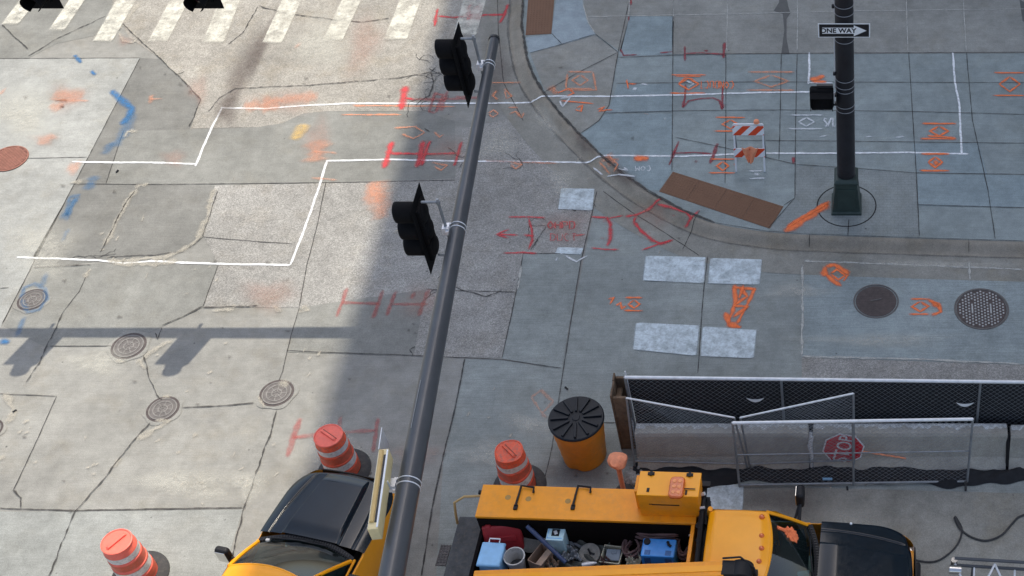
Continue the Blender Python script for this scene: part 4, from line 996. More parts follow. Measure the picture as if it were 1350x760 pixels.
# V-shaped leaves standing before the barriers and the castored gate
def at_h(px, py, z): p = P(px, py, z); return (p.x, p.y)
def leaf(label, bA, bB, tA, tB):
    """leaning chain link leaf through four corner points"""
    O_ = Vector((bA.x, bA.y, .006)); o = thing('fence_leaf', O_, 0, label, 'fence'); c = [v - O_ for v in (bA, bB, tB, tA)]
    b = MB(); b.tube([c[3], c[2]], .016, 8); b.out('top_rail', 'galv', o, True)
    b = MB(); b.tube([c[0], c[1]], .016, 8); b.out('bottom_rail', 'galv_dull', o, True)
    for a, d in ((0, 3), (1, 2)): b = MB(); f = c[a].copy(); f += (c[a] - c[d]).normalized() * (c[a].z / max(.1, c[d].z - c[a].z)) * (c[d] - c[a]).length; b.tube([f, c[d]], .018, 8); b.out('post', 'galv_dull', o, True)
    def at(u, v): return (c[0] * (1 - u) + c[1] * u) * (1 - v) + (c[3] * (1 - u) + c[2] * u) * v
    b = MB(); n = 26; m = int(n * 1.7 / (c[1] - c[0]).length)
    for k in range(-m, n):
        for s_ in (0, 1):
            u0, u1, v0_, v1_ = k / n, (k + m) / n, 0, 1
            if u0 < 0: v0_ = -u0 * n / m; u0 = 0
            if u1 > 1: v1_ = 1 - (u1 - 1) * n / m; u1 = 1
            if u1 > u0: b.tube([at(u0, v0_ if s_ == 0 else 1 - v0_), at(u1, v1_ if s_ == 0 else 1 - v1_)], .0022, 3, False)
    b.out('chain_link', 'galv_dull', o); return o
leaf('tilted chain link leaf whose top rail slopes down to the gate corner', P(836, 608, .25), P(984, 612, .25), P(826, 525, 1.9), P(968, 551, 1.72))
leaf('short chain link leaf whose top rail rises to the right behind the gate', P(988, 612, .25), P(1126, 607, .25), P(976, 551, 1.72), P(1125, 519, 1.95))
ga, gb = at_h(975, 640, .06), at_h(1275, 635, .06)
gt = panel('castored_gate', 'chain link gate standing in front of the stop paddle on a small caster', ga, gb, .06, 1.80, [0, .5, 1], True)
gt['category'] = 'gate'
cw = Vector((gb[0] - ga[0] - .03, gb[1] - ga[1] - .06, 0))
b = MB(); b.lathe([(.055, -.016), (.06, 0), (.055, .016)], cw + Vector((0, -.07, .06)), 18, axis=Matrix.Rotation(math.pi / 2, 3, 'Y')); b.box(cw + Vector((0, -.03, .12)), (.05, .03, .12)); b.out('caster', 'rubber', gt, True)
b = MB(); b.box((1.49, -.03, .28), (.16, .008, .06)); b.out('tag', 'cool_blue', gt)
# wooden end board
A1 = P(805, 523, 1.5); A2 = P(816, 497, 1.5)
wo = thing('wooden_end_board', (A1.x + .0, A1.y, .006), 0, 'brown weathered plank panel closing the left end of the fence', 'board')
dy = A2.y - A1.y
dy = max(dy, .5)
for k in range(3):
    b = MB(); b.box((.006 * (k % 2), dy * (k + .5) / 3, .75), (.03, dy / 3 - .004, 1.5 - .02 * (k == 1))); b.out('plank', 'wood', wo, False, .004)
for k, yy in enumerate((.03, dy - .05)):
    b = MB(); b.box((.13 - .03 * k, yy, .73), (.22 - .07 * k, .05, 1.42)); b.out('batten', 'wood', wo, False, .006)
b = MB(); b.box((.075, dy / 2, 1.2), (.08, dy - .22, .09)); b.box((.075, dy / 2, .3), (.08, dy - .22, .09)); b.out('cross_batten', 'wood', wo, False, .006)
b = MB(); b.tube([(.24, dy * .82, 1.45), (.22, dy * .1, .05)], .022, 8); b.tube([(.20, dy * .9, 1.6), (.26, dy * .4, .75)], .012, 6); tag(b.out('white_pipe', 'sign_white', None, True, loc=wo.location), 'thin white pipe leaning inside the wooden end board', 'pipe')
# orange lantern-like delineator with stick and plastic debris
p = P(814, 606, .95)
dl = thing('delineator', (p.x, p.y, .006), 0, 'faded orange bulb topped post in front of the wooden end board', 'delineator')
b = MB(); b.tube([(-.02, 0, 0), (-.02, 0, .85)], .035, 10); b.tube([(.03, -.03, 0), (.03, -.03, .85)], .012, 6); b.out('post', 'cloth_peach', dl, True)
b = MB(); b.lathe([(.05, .80), (.14, .84), (.165, .90), (.15, .96), (.08, 1.0)], n=18, wob=lambda a, z: .10 * math.sin(3 * a + z * 20)); b.out('head', 'cloth_peach', dl, True)
b = MB(); b.lathe([(.16, 0), (.16, .03), (.06, .06)], n=20); b.out('foot', 'rubber', dl, True)
def lump(name, mat, c, r, seed, flat_=.4, n=5, label='', cat='debris', jag=.35):
    random.seed(seed); b = MB()
    for k in range(n):
        cc = Vector(c) + Vector((random.uniform(-1, 1) * r[0], random.uniform(-1, 1) * r[1], 0)); s = random.uniform(.4, .8) * min(r[0], r[1]) * 1.3
        m = bmesh.ops.create_icosphere(b.bm, subdivisions=3, radius=s, matrix=Matrix.Translation(cc))
        ph = random.random() * 6
        for v in m['verts']:
            d = v.co - cc; v.co = cc + d * (1 + jag * math.sin(d.x * 60 / (1 + s) + ph) * math.sin(d.y * 47 + ph)); v.co.z = cc.z + abs(v.co.z - cc.z) * flat_
    return tag(b.out(name, mat, None, 'all'), label, cat)
p = P(838, 622, .1); lump('plastic_scrap', 'debris', (p.x, p.y, .01), (.12, .12), 3, .9, 9, 'crumpled grey plastic sheet beside the orange bulb topped post', 'plastic sheet')
# stop paddle leaning on the barrier
zc = .50; p = P(1112, 588, zc)
face_n = Vector((0, -.47, .075)).normalized()      # barrier face leans back
up = Vector((-.94, 0, 0)); ux = Vector((1, 0, 0)); uy = face_n.cross(ux).normalized()
if uy.z < 0: uy = -uy
ang = math.atan2(.22, -.97)   # sign's own 'up' in the face plane
sy = (ux * math.cos(ang) + uy * math.sin(ang)).normalized(); nrm = ux.cross(uy).normalized()
if nrm.y > 0: nrm = -nrm
sx = sy.cross(nrm).normalized()
# barrier face plane passes through y = 14.40-.20 at z=.27, 14.275 at .74
yb = 14.40 - .20 + (zc - .27) * (.075 / .47) - .03
q = P(1112, 588, zc); t_ = 1.0
mt = Matrix((( sx.x, sy.x, nrm.x, q.x), (sx.y, sy.y, nrm.y, yb), (sx.z, sy.z, nrm.z, zc), (0, 0, 0, 1)))
sp = bpy.data.objects.new('stop_paddle', None); C.objects.link(sp); sp.matrix_world = mt
tag(sp, 'dark red octagonal stop paddle with a wooden stick lying against the barrier', 'stop sign')
def octa(r): return [(r * math.cos(R(22.5 + 45 * k)), r * math.sin(R(22.5 + 45 * k))) for k in range(8)]
Rr = .365
b = MB(); b.prism([(x, y, 0) for x, y in octa(Rr)], (0, 0, .006)); b.out('white_border', 'sign_white', sp)
b = MB(); b.prism([(x, y, .0065) for x, y in octa(Rr * .925)], (0, 0, .002)); b.out('red_face', 'sign_red', sp)
text_mesh('lettering', 'STOP', .36, 'sign_white', sp, Matrix.Translation((0, -.01, .0095)), .001, .002, .72)
b = MB(); b.tube([(0, -Rr * .9, -.004), (.0, -Rr - .72, -.004)], .016, 8); b.out('handle', 'cloth_peach', sp, True)

# cable and truss at the right
cab = [(1180, 728), (1200, 737), (1230, 741), (1250, 731), (1264, 715), (1268, 698), (1262, 685), (1259, 681)]
b = MB(); b.tube(smooth_poly([tuple(P(x, y, .025)) for x, y in cab], 8), .016, 8); b.tube(smooth_poly([tuple(P(x, y, .06 if i == 0 else .028)) for i, (x, y) in enumerate([(1259, 682), (1266, 697), (1280, 708), (1300, 713), (1320, 706), (1335, 690), (1345, 681), (1365, 678), (1420, 684)])], 8), [.026] * 10 + [.018] * 55, 8)
tag(b.out('cable', 'rubber', None, True), 'thick black cable looping over the road beside the truck front', 'cable')
tr = thing('steel_truss', tuple(P(1256, 742, 0).xy) + (0.006,), R(-4), 'silver braced steel boom frame cut by the bottom right corner', 'frame')
zt = 1.2; q = P(1258, 741, zt); tr.location = (q.x, q.y, .006)
b = MB()
for dy_, dz in ((.03, .05), (-.0, -.10), (-.75, .05), (-.75, -.30)): b.tube([(0, dy_, zt + dz), (3.2, dy_, zt + dz)], .026, 8)
b.out('chord', 'arm_grey', tr, True)
b = MB()
for k in range(5):
    x = .62 * k; b.tube([(x, 0, zt), (x + .31, -.72, zt - .02)], .018, 6); b.tube([(x + .62, 0, zt), (x + .31, -.72, zt - .02)], .018, 6); b.tube([(x + .31, 0, zt - .1), (x + .31, -.75, zt - .3)], .016, 6)
b.out('brace', 'galv', tr, True)
b = MB(); b.lathe([(.07, -.09), (.07, .09)], (.02, -.14, zt), 16, axis=Matrix.Rotation(math.pi / 2, 3, 'Y')); b.lathe([(.05, -.12), (.05, .05)], (.0, -.0, zt), 14); b.out('joint', 'chrome', tr, True)
for x in (.3, 2.9):
    for yy in (0, -.75): b = MB(); b.tube([(x, yy, 0), (x, yy, zt - .1)], .03, 8); b.out('leg', 'arm_grey', tr, True)

# ------------------------------------------------------------------ trucks (local: +x forward, +y left, z up, x=0 at the grille)
def truck_cab(o, bed=False):
    """bonnet, glass, roof, doors, wheels; everything is parented to o"""
    W = .99; MI = .10 if bed else 0; RK = .26 if bed else 0; MX = -.28 if bed else 0
    def half(x):            # plan half width of the body at x
        r = .62
        if x > -r: t = (x + r) / r; return W * .64 + (W * .36) * math.sqrt(max(0, 1 - t * t)) - .0
        return W
    def ztop(x): return 1.12 + .10 * sstep(0, 1.5, -x)
    # shell walls
    xs = [0, -.01, -.03, -.06, -.10, -.16, -.24, -.33, -.43, -.53, -.62] + [-.62 - (3.36 - .62) * k / 28 for k in range(1, 29)]
    pr = [(.90, .30), (.985, .40), (1.0, .62), (1.0, .85), (.985, 1.0)]
    b = MB()
    for s in (-1, 1):
        rows = []
        for x in xs:
            hw = half(x); zt_ = ztop(x) if x > -1.45 else 1.20
            arch = 0
            r = [(hw * k * s, z) for k, z in pr] + [(hw * .975 * s, zt_ - .07), (hw * .95 * s, zt_ - .05)]
            dxw = abs(x + .78)
            out = []
            for y, z in r:
                if dxw < .45 and z < .80:
                    zz = max(z, .33 + math.sqrt(max(0, .45 ** 2 - dxw ** 2)) * 1.0); z = zz
                out.append(b.bm.verts.new((x, y, z)))
            rows.append(out)
        for r0, r1 in zip(rows[:-1], rows[1:]):
            for k in range(len(r0) - 1): b.bm.faces.new((r0[k], r0[k + 1], r1[k + 1], r1[k]))
    hwf = half(0)
    b.box((-.03, 0, .66), (.06, hwf * 1.96, .66))
    b.out('body', 'yellow', o, True, .0)
    # bonnet (black), covering the tops of the wings
    b = MB()
    def hood(u, v):
        x = -.01 - 1.44 * u; hw = half(x) * .985; y = (v * 2 - 1) * hw; a = abs(v * 2 - 1)
        z = ztop(x) - .035 * a ** 8 - .01 + .07 * (1 - a ** 2.4)
        z -= .08 * sstep(.12, 0, -x) ** 1.5
        pw = .36 + .14 * u; z += .075 * (1 - sstep(pw - .005, pw + .045, abs(y))) * sstep(0.03, .22, u) * (1 - .5 * sstep(.8, 1, u))         # power bulge
        z -= .022 * math.exp(-((abs(y) - (.78 - .20 * (1 - u) ** 2)) / .018) ** 2) * sstep(.0, .15, u)
        return Vector((x - .06 * (a ** 2) * (1 - u) ** 3, y, z + .004))
    b.grid(hood, 70, 150); hd = b.out('bonnet', 'hood_black', o, 'all')
    b = MB(); b.grid(lambda u, v: Vector((.012 + .03 * math.sin(math.pi * v) , (v * 2 - 1) * hwf * 1.0, 1.07 - .50 * u)), 4, 12); b.out('grille', 'plastic_black', o, False, 0, .02)
    for s in (-1, 1):
        b = MB(); b.box((-.03, s * (hwf * .93), .86), (.10, .26, .20)); b.out('headlight', 'chrome', o, False, .02)
    b = MB(); b.box((.04, 0, .46), (.16, 1.35, .26)); b.out('bumper', 'plastic_black', o, False, .04)
    # cowl with slats
    b = MB()
    def bx_(y): return -1.44 - .17 * (abs(y) / .86) ** 2
    b.grid(lambda u, v: Vector((bx_((v * 2 - 1) * .88) + .03 - .13 * u, (v * 2 - 1) * .88, 1.235 - .01 * u + .05 * (1 - (v * 2 - 1) ** 2))), 3, 30); cw_ = b.out('cowl', 'plastic_black', o, 'all')
    b = MB()
    for k in range(34):
        y = -.78 + k * .0475; b.box((bx_(y) - .03, y, 1.24 + .05 * (1 - (y / .88) ** 2)), (.075, .014, .012))
    b.out('slats', 'black_metal', cw_)
    for s, yy in ((1, .25), (-1, .0)):
        b = MB(); y0 = yy + .38 * 1; b.tube([(bx_(yy - .35) - .07, yy - .35, 1.32), (bx_(yy) - .12, yy + .0, 1.355), (bx_(yy + .3) - .09, yy + .35, 1.33)], .012, 6); b.out('wiper', 'plastic_black', o)
    # windscreen, roof
    zb, ztp = 1.24, 1.84
    def ws(u, v):
        t = v * 2 - 1; yb_ = t * .86; yt = t * .68
        xb = -1.50 - .17 * t * t; xt = -2.13 - RK - .12 * t * t
        x = xb + (xt - xb) * u; y = yb_ + (yt - yb_) * u; z = zb + .05 * (1 - t * t) * (1 - u) + (ztp + .05 * (1 - t * t) * .8 - zb) * u + .02 * math.sin(math.pi * u)
        return Vector((x, y, z))
    b = MB(); b.grid(ws, 16, 24); b.out('windscreen', 'glass', o, 'all')
    b = MB()
    for s in (0, 1): b.tube([ws(u / 8, s) for u in range(9)], .032, 8)
    b.tube([ws(1, v / 16) for v in range(17)], .022, 8); b.out('pillar', 'yellow', o, True)
    b = MB(); b.tube([ws(0, v / 16) + Vector((.015, 0, 0)) for v in range(17)], .016, 8); b.out('screen_seal', 'plastic_black', o, True)
    xr0, xr1 = -2.13 - RK, -3.12 - RK
    def roof(u, v):
        t = v * 2 - 1; x = (xr0 - .12 * t * t) + (xr1 - xr0 + .12 * t * t) * u; a = abs(t)
        y = math.copysign(1, t) * (.74 * (1 - (1 - a) ** 1.0)) if a else 0
        z = ztp + .045 - .05 * a ** 2 - .09 * max(0, (a - .86) / .14) ** 2 + .02 * math.sin(math.pi * u) - .05 * sstep(.9, 1, u)
        z += .010 * (sstep(.80, .76, a) * sstep(.06, .12, u) * sstep(.96, .90, u))
        return Vector((x, y, z))
    b = MB(); b.grid(roof, 30, 60); b.out('roof', 'yellow', o, 'all', 0, .02)
    for yy in (() if bed else (.56, .22, 0, -.22, -.56)):
        b = MB(); b.lathe([(.045, 0), (.040, .03), (.015, .05)], n=10); b.out('clearance_light', 'amber', o, True, loc=(-2.27 - .08 * abs(yy), yy, ztp + .055 - .03 * abs(yy)))
        o.children[-1].scale = (1.7, 1, 1)
    # side glass, rear glass, doors
    for s in (-1, 1):
        b = MB(); b.grid(lambda u, v: Vector((-1.70 - (1.4 + RK) * u + .0 + (-(.42 + RK) * v * (1 - u)), s * (.90 - .17 * v), 1.20 + .60 * v)), 4, 4); b.out('side_window', 'glass', o)
        b = MB(); b.tube([(-3.12 - RK, s * .735, 1.80), (-3.22 - RK, s * .90, 1.2)], .04, 8); b.tube([(-1.62, s * .9, 1.21), (-3.2, s * .9, 1.21)], .022, 8); b.out('door_frame', 'yellow', o, True)
        b = MB(); b.box((-2.95, s * 1.005, .98), (.18, .02, .03)); b.out('door_handle', 'plastic_black', o)
        # mirror
        b = MB(); b.tube([(-1.80 + MX, s * .93, 1.24), (-1.80 + MX, s * (1.20 - MI), 1.30)], .03, 8); b.tube([(-1.88 + MX, s * .93, 1.20), (-1.82 + MX, s * (1.20 - MI), 1.26)], .022, 8); b.out('mirror_arm', 'plastic_black', o, True)
        b = MB(); b.box((-1.80 + MX, s * (1.31 - MI), 1.36), (.13, .24, (.34 - MI * .2))); mo = b.out('mirror', 'plastic_black', o, True, .045)
        b = MB(); b.box((-1.868 + MX, s * (1.31 - MI), 1.37), (.006, .18, .27 - MI * .2)); b.out('mirror_glass', 'chrome', mo)
        for wx in (-.78, -4.35 if not bed else -4.3):
            b = MB(); ax_ = Matrix.Rotation(math.pi / 2, 3, 'X'); b.lathe([(.22, -.12), (.37, -.115), (.40, -.07), (.40, .07), (.37, .115), (.22, .12)], (wx, s * .84, .40), 28, axis=ax_, capb=False, capt=False); wh = b.out('wheel', 'rubber', o, True)
            b = MB(); b.lathe([(.22, -.09), (.22, .09)], (wx, s * .84, .40), 20, axis=ax_); b.out('rim', 'galv', wh, True)
    b = MB(); b.grid(lambda u, v: Vector((-3.10 - RK - .16 * (1 - v), (u * 2 - 1) * (.82 - .12 * v), 1.22 + .56 * v)), 6, 4); b.out('rear_window', 'glass', o)
    b = MB(); b.box((-3.22, 0, .80), (.06, 1.86, .84)); b.out('cab_back', 'yellow', o)
    # inside
    b = MB(); b.grid(lambda u, v: Vector((-1.60 - .42 * u - .12 * (v * 2 - 1) ** 2, (v * 2 - 1) * .82, 1.19 - .05 * u ** 2)), 6, 14); b.box((-2.45, 0, .62), (1.6, 1.7, .05)); b.box((-2.02, 0, .95), (.05, 1.6, .42)); b.out('dashboard', 'interior', o)
    b = MB()
    for yy in (-.42, .42): b.box((-2.55, yy, .88), (.5, .52, .18)); b.box((-2.86, yy, 1.18), (.16, .5, .60), (0, R(-12), 0))
    b.out('seat', 'seat', o, False, .04)
    b = MB(); b.tube([(-2.16 + .05 * math.cos(a), .40 + .18 * math.cos(a), 1.16 + .17 * math.sin(a)) for a in [2 * math.pi * k / 20 for k in range(21)]], .015, 6, False); b.out('steering_wheel', 'plastic_black', o)
    b = MB(); b.box((-2.2, 0, .45), (4.2, .9, .20)); b.out('chassis', 'black_metal', o)
# left pick-up, pointing away from us
hx, hy = -8.24, 13.25
tl = thing('pickup_truck', (hx, hy, .006), R(77), 'yellow pickup with a black ridged bonnet pointing up the street, at the bottom left', 'truck')
truck_cab(tl, True); tl.scale = (.93, .90, 1)
b = MB()
for s in (-1, 1): b.box((-4.5, s * .93, .86), (2.4, .12, .62))
b.box((-5.68, 0, .86), (.06, 1.9, .6)); b.box((-4.5, 0, .62), (2.4, 1.8, .06)); b.out('cargo_bed', 'yellow', tl, False, .03)
b = MB(); b.box((0, 0, 0), (.05, .07, .05)); b.out('sensor', 'white_plastic', tl, False, .01, loc=(-1.62, .70, 1.26))
# right service truck, pointing right
RZ = R(-2.2)
trk = thing('service_truck', (.74, P(1100, 700, 1.2).y - 1.07 + .22, .006), RZ, 'yellow service truck with open tool body, stowed boom and black bonnet pointing right', 'truck')
truck_cab(trk)
TO = trk.location
def TL(p):    # world -> truck local
    d = Vector(p) - TO; c_, s_ = math.cos(-RZ), math.sin(-RZ); return Vector((d.x * c_ - d.y * s_, d.x * s_ + d.y * c_, d.z))
# service body
c0 = TL(P(638, 640, 1.5)); c1 = TL(P(922, 652, 1.5)); c2 = TL(P(636, 682, 1.5))
xA, xB = c0.x, c1.x; yO = (c0.y + c1.y) / 2; yI = c2.y; zT = 1.5
b = MB(); b.box(((xA + xB) / 2, (yO + yI) / 2, (zT + .5) / 2 - .01), (xB - xA, yO - yI, zT - .5)); sb_ = b.out('tool_body', 'yellow_body', trk, False, .012)
b = MB(); b.box(((xA + xB) / 2, (yO + yI) / 2 + .01, zT - .005), (xB - xA + .02, yO - yI + .03, .035)); lidm = b.out('tool_body_lid', 'yellow_body', trk, False, .008)
yI2 = yI - 1.32
b = MB(); b.box(((xA + xB) / 2, yI2 - .25, (zT + .5) / 2 - .02), (xB - xA, .5, zT - .54)); b.out('tool_body', 'yellow_body', trk, False, .012)
b = MB(); b.box(((xA + xB) / 2, (yI + yI2) / 2, .70), (xB - xA, yI - yI2, .05)); b.box(((xA + xB) / 2, yI - .008, 1.08), (xB - xA - .02, .012, .76)); b.box(((xA + xB) / 2, yI2 + .008, 1.08), (xB - xA - .02, .012, .7)); b.out('bed_floor', 'bed_dark', trk)
b = MB(); b.box((xB - .03, (yI + yI2) / 2, 1.08), (.06, yI - yI2 + .1, .82)); b.out('front_bulkhead', 'yellow_body', trk, False, .008)
b = MB(); b.box((xA + .03, (yI + yI2) / 2, .92), (.05, yI - yI2, .45)); b.out('tailgate', 'bed_dark', trk)
for px_ in ((684, 655), (759, 655)):
    c = TL(P(px_[0], px_[1], zT)); b = MB()
    b.tube([(c.x, c.y - .20, zT + .05), (c.x + .02, c.y + .16, zT + .06), (c.x + .22, c.y + .14, zT + .055), (c.x + .225, c.y + .05, zT + .04)], .019, 6)
    b.box((c.x, c.y - .22, zT + .03), (.06, .08, .03)); b.out('lid_latch', 'plastic_black', trk)
for px_ in ((670, 657), (697, 659), (749, 662)):
    c = TL(P(px_[0], px_[1], zT)); b = MB(); b.lathe([(.045, 0), (.045, .002)], n=18); b.out('worn_spot', plain('lid_scuff', (.40, .23, .06), .7), lidm, loc=(c.x, c.y, zT + .0145))
# tall front locker with amber beacon
t0 = TL(P(845, 622, 2.08)); t1 = TL(P(920, 655, 2.08))
lx, ly, lw, ld = (t0.x + t1.x) / 2, (t0.y + t1.y) / 2, t1.x - t0.x, t0.y - t1.y
b = MB(); b.box((lx, ly, (2.06 + zT) / 2), (lw, ld, 2.06 - zT - .03)); b.box((lx - lw / 2 - .04, ly + .06, 1.75), (.07, ld - .12, .46)); lk = b.out('locker', 'yellow_body', trk, False, .01)
b = MB(); b.box((lx, ly, 2.065), (lw + .02, ld + .02, .03)); b.out('locker_lid', 'yellow', lk, False, .008)
for k in (-1, 1): b = MB(); b.box((lx + k * lw * .32, ly + ld * .40, 2.09), (.10, .05, .02)); b.box((lx + k * lw * .32, ly + ld * .40, 2.10), (.04, .08, .02)); b.out('hinge', 'plastic_black', lk)
for c_, d_ in (((lx - lw * .33, ly - ld * .30, 2.085), (.04, .07, .01)), ((lx + lw * .30, ly - ld * .36, 2.085), (.03, .08, .01))): b = MB(); b.box(c_, d_); b.out('latch', 'plastic_black', lk)
b = MB(); b.box((lx - .05, ly - ld / 2 - .003, 1.82), (lw * .45, .006, .02)); b.box((lx - .3 * lw, ly - ld / 2 - .003, 1.83), (.06, .006, .015)); b.out('seam', 'plastic_black', lk)
bc = TL(P(892, 642, 2.15))
b = MB()
def pill(hx_, hy_, r, n=8):
    out = []
    for (sx_, sy_, a0_) in ((1, 1, 0), (-1, 1, 90), (-1, -1, 180), (1, -1, 270)):
        for k in range(n + 1): a = R(a0_ + 90 * k / n); out.append((sx_ * (hx_ - r) + r * math.cos(a), sy_ * (hy_ - r) + r * math.sin(a)))
    return out
b.prism([(x, y, 0) for x, y in pill(.115, .19, .07)], (0, 0, .07)); be = b.out('beacon', 'amber', lk, True, .02, loc=(bc.x, bc.y, 2.08))
b = MB()
for i in (-1, 0, 1):
    for j in (-1, 1): b.lathe([(.035, 0), (.028, .012)], (j * .04, i * .10, .07), 12)
b.out('beacon_lens', plain('amber_lens', (.85, .28, .08), .3), be); b = MB(); b.tube([(.11, .0, .02), (.28, 0, .02)], .008, 6); b.out('wire', 'plastic_black', be)
# black hydraulic gear between body and cab
b = MB(); gx = TL(P(928, 650, 1.7)).x
for k, (yy, zz, rr) in enumerate(((yO - .15, 1.75, .05), (yO - .38, 1.7, .035), (yO - .6, 1.6, .06), (yO - .8, 1.5, .045))):
    b.tube([(gx - .04 + .05 * (k % 2), yy, .7), (gx + .01 * k, yy, zz - .2), (gx - .02, yy - .05, zz)], rr, 8)
b.tube([(gx, yO - .05, 1.7), (gx + .01, yI - .1, 1.62), (gx, yI2 + .1, 1.3)], .045, 8); b.tube([(gx + .07, yO - .15, 1.5), (gx + .06, yI - .2, 1.45), (gx + .04, yI2, 1.25)], .03, 8); b.box((gx + .02, yO - .04, 1.80), (.16, .09, .05)); b.box((gx + .01, yO - .35, 1.1), (.14, .5, .9))
b.out('hydraulic_gear', 'plastic_black', trk, True)
b = MB(); b.tube([(gx - .03, yO - .2, 1.76), (gx + .03, yO - .2, 1.79)], .03, 8); b.tube([(gx - .03, yO - .42, 1.72), (gx + .05, yO - .42, 1.74)], .022, 8); b.out('fitting', 'galv', trk, True)
# boom
q0 = TL(P(628, 757, 1.85)); q1 = TL(P(957, 744, 2.05)); bz = 2.08
b = MB(); d = (q1 - q0); L = d.length; yaw = math.atan2(d.y, d.x); mid_ = (q0 + q1) / 2
b.box((mid_.x, mid_.y - .13, 1.93), (L, .26, .24), Matrix.Rotation(yaw, 3, 'Z') @ Matrix.Rotation(-math.atan2(.20, L), 3, 'Y')); bo = b.out('boom', 'yellow_body', trk, False, .02)
b = MB(); b.box((mid_.x, mid_.y - .13, 2.055), (L * .99, .10, .012), Matrix.Rotation(yaw, 3, 'Z') @ Matrix.Rotation(-math.atan2(.20, L), 3, 'Y')); b.out('boom_rib', 'yellow', bo, False, .003)
b = MB(); kx, ky = q1.x + .12, q1.y - .10
b.lathe([(.17, -.13), (.17, .13)], (kx + .12, ky - .02, 2.02), 24, axis=Matrix.Rotation(math.pi / 2, 3, 'X')); b.box((kx - .03, ky - .02, 2.03), (.26, .24, .26)); b.lathe([(.09, -.17), (.09, .17)], (kx + .12, ky - .02, 2.02), 18, axis=Matrix.Rotation(math.pi / 2, 3, 'X'))
b.tube([(kx - .16, ky + .1, 2.2), (kx + .1, ky + .12, 2.22), (kx + .3, ky + .02, 2.1), (kx + .36, ky - .1, 1.95)], .018, 6); b.box((kx + .30, ky + .02, 1.95), (.10, .08, .10)); b.out('boom_knuckle', 'plastic_black', trk, True, .012)
b = MB(); b.box((mid_.x - .8, mid_.y - .13, 1.65), (.3, .3, .45)); b.box((mid_.x + 1.4, mid_.y - .13, 1.75), (.2, .3, .36)); b.out('boom_rest', 'black_metal', trk, False, .01)
# rear deck, grab rail
dk0 = TL(P(636, 690, .75)); b = MB(); b.box((xA - .28, (yI + yI2) / 2 + .15, .62), (.55, 2.1, .06)); b.out('rear_deck', 'deck', trk, False, .01)
b = MB()
for i in range(3):
    for j in range(7): b.box((xA - .60 - .05 * i, yI - .03 - .05 * j, .62), (.036, .036, .02))
for i in range(4): b.box((xA - .575 - .05 * i, yI - .18, .63), (.012, .38, .03))
for j in range(8): b.box((xA - .65, yI - .005 - .05 * j, .63), (.16, .012, .03))
b.out('step_grating', 'iron', trk)
gr = [TL(P(638, 654, 1.40)), TL(P(612, 655, 1.38)), TL(P(599, 663, 1.35)), TL(P(601, 680, 1.1)), TL(P(603, 690, .7))]
b = MB(); b.tube([tuple(v) for v in gr], .020, 8); b.out('grab_rail', plain('dull_tan_paint', (.42, .28, .11), .6), trk, True)
b = MB(); b.tube([TL(P(636, 672, 1.35)), TL(P(630, 690, .9))], .018, 8); b.out('grab_rail', 'galv_dull', trk, True)
b = MB(); b.lathe([(.12, 0), (.14, .05), (.10, .12), (.06, .2)], n=18); b.out('capstan', 'plastic_black', trk, True, loc=(xA - .30, yI - .78, .65))
b = MB(); b.box((xA - .03, yO - .1, 1.2), (.08, .08, .12)); b.box((xA - .05, yO - .03, 1.35), (.10, .06, .08)); b.out('tail_lamp', 'plastic_black', trk, False, .01)
# marker on bonnet edge
c = TL(P(1122, 692, 1.16)); b = MB(); b.lathe([(.022, 0), (.015, .02)], n=10); b.out('washer_nozzle', 'sign_white', trk, loc=(c.x, c.y, 1.18))

# ------------------------------------------------------------------ load in the open body (each its own thing; floor z about .74)
FZ = .735
def on(px, py, z): p = P(px, py, z); return Vector((p.x, p.y, 0))
# red case
q = on(664, 707, 1.05); o = thing('tool_case', (q.x, q.y, FZ), R(6), 'dark red plastic tool case leaning in the corner of the truck body', 'tool case')
tiltm = Matrix.Rotation(R(-28), 3, 'X')
b = MB(); b.box((0, 0, .30), (.60, .16, .50), (R(-24), 0, 0)); cs = b.out('case', 'tool_red', o, False, .03)
b = MB(); b.box((0, .13, .56), (.18, .05, .05), (R(-24), 0, 0)); b.out('handle', 'card', cs, False, .01)
b = MB()
for s in (-1, 1): b.box((s * .2, .10, .53), (.08, .18, .06), (R(-24), 0, 0))
b.box((0, -.07, .34), (.40, .03, .10), (R(-24), 0, 0)); b.box((.0, -.075, .12), (.44, .02, .03), (R(-24), 0, 0)); b.out('latch', 'tool_red', cs, False, .01)
# blue cooler lid
q = on(648, 733, 1.15); o = thing('cooler', (q.x, q.y, FZ), R(-4), 'light blue cooler box with a white loop handle at the left end of the load', 'cooler')
b = MB(); b.box((0, 0, .22), (.36, .42, .44), taper=.9); b.out('body', 'cool_blue', o, False, .03)
b = MB(); b.box((0, 0, .45), (.38, .44, .05), taper=.93); ld_ = b.out('lid', 'cool_blue', o, False, .02)
b = MB(); b.tube([(-.08, .21, .46), (-.08, .27, .47), (.08, .27, .47), (.08, .21, .46)], .012, 6); b.out('handle', 'sign_white', o, True)
# bucket
q = on(678, 734, 1.08); o = thing('bucket', (q.x, q.y, FZ), 0, 'grubby white bucket with dark dregs beside the blue cooler', 'bucket')
b = MB(); b.lathe([(.12, 0), (.155, .34), (.165, .34), (.165, .36), (.148, .36), (.115, .02), (.02, .02)], n=30, capt=True); b.out('body', 'white_plastic', o, True)
b = MB(); b.lathe([(.125, .08), (.06, .10)], n=20); b.out('dregs', 'deck', o); b = MB(); b.tube([(.16 * math.cos(a), .16 * math.sin(a) * .9 + .0, .34 - .06 * math.sin(a)) for a in [math.pi * k / 10 - .6 for k in range(11)]], .005, 5); b.out('handle', 'galv', o)
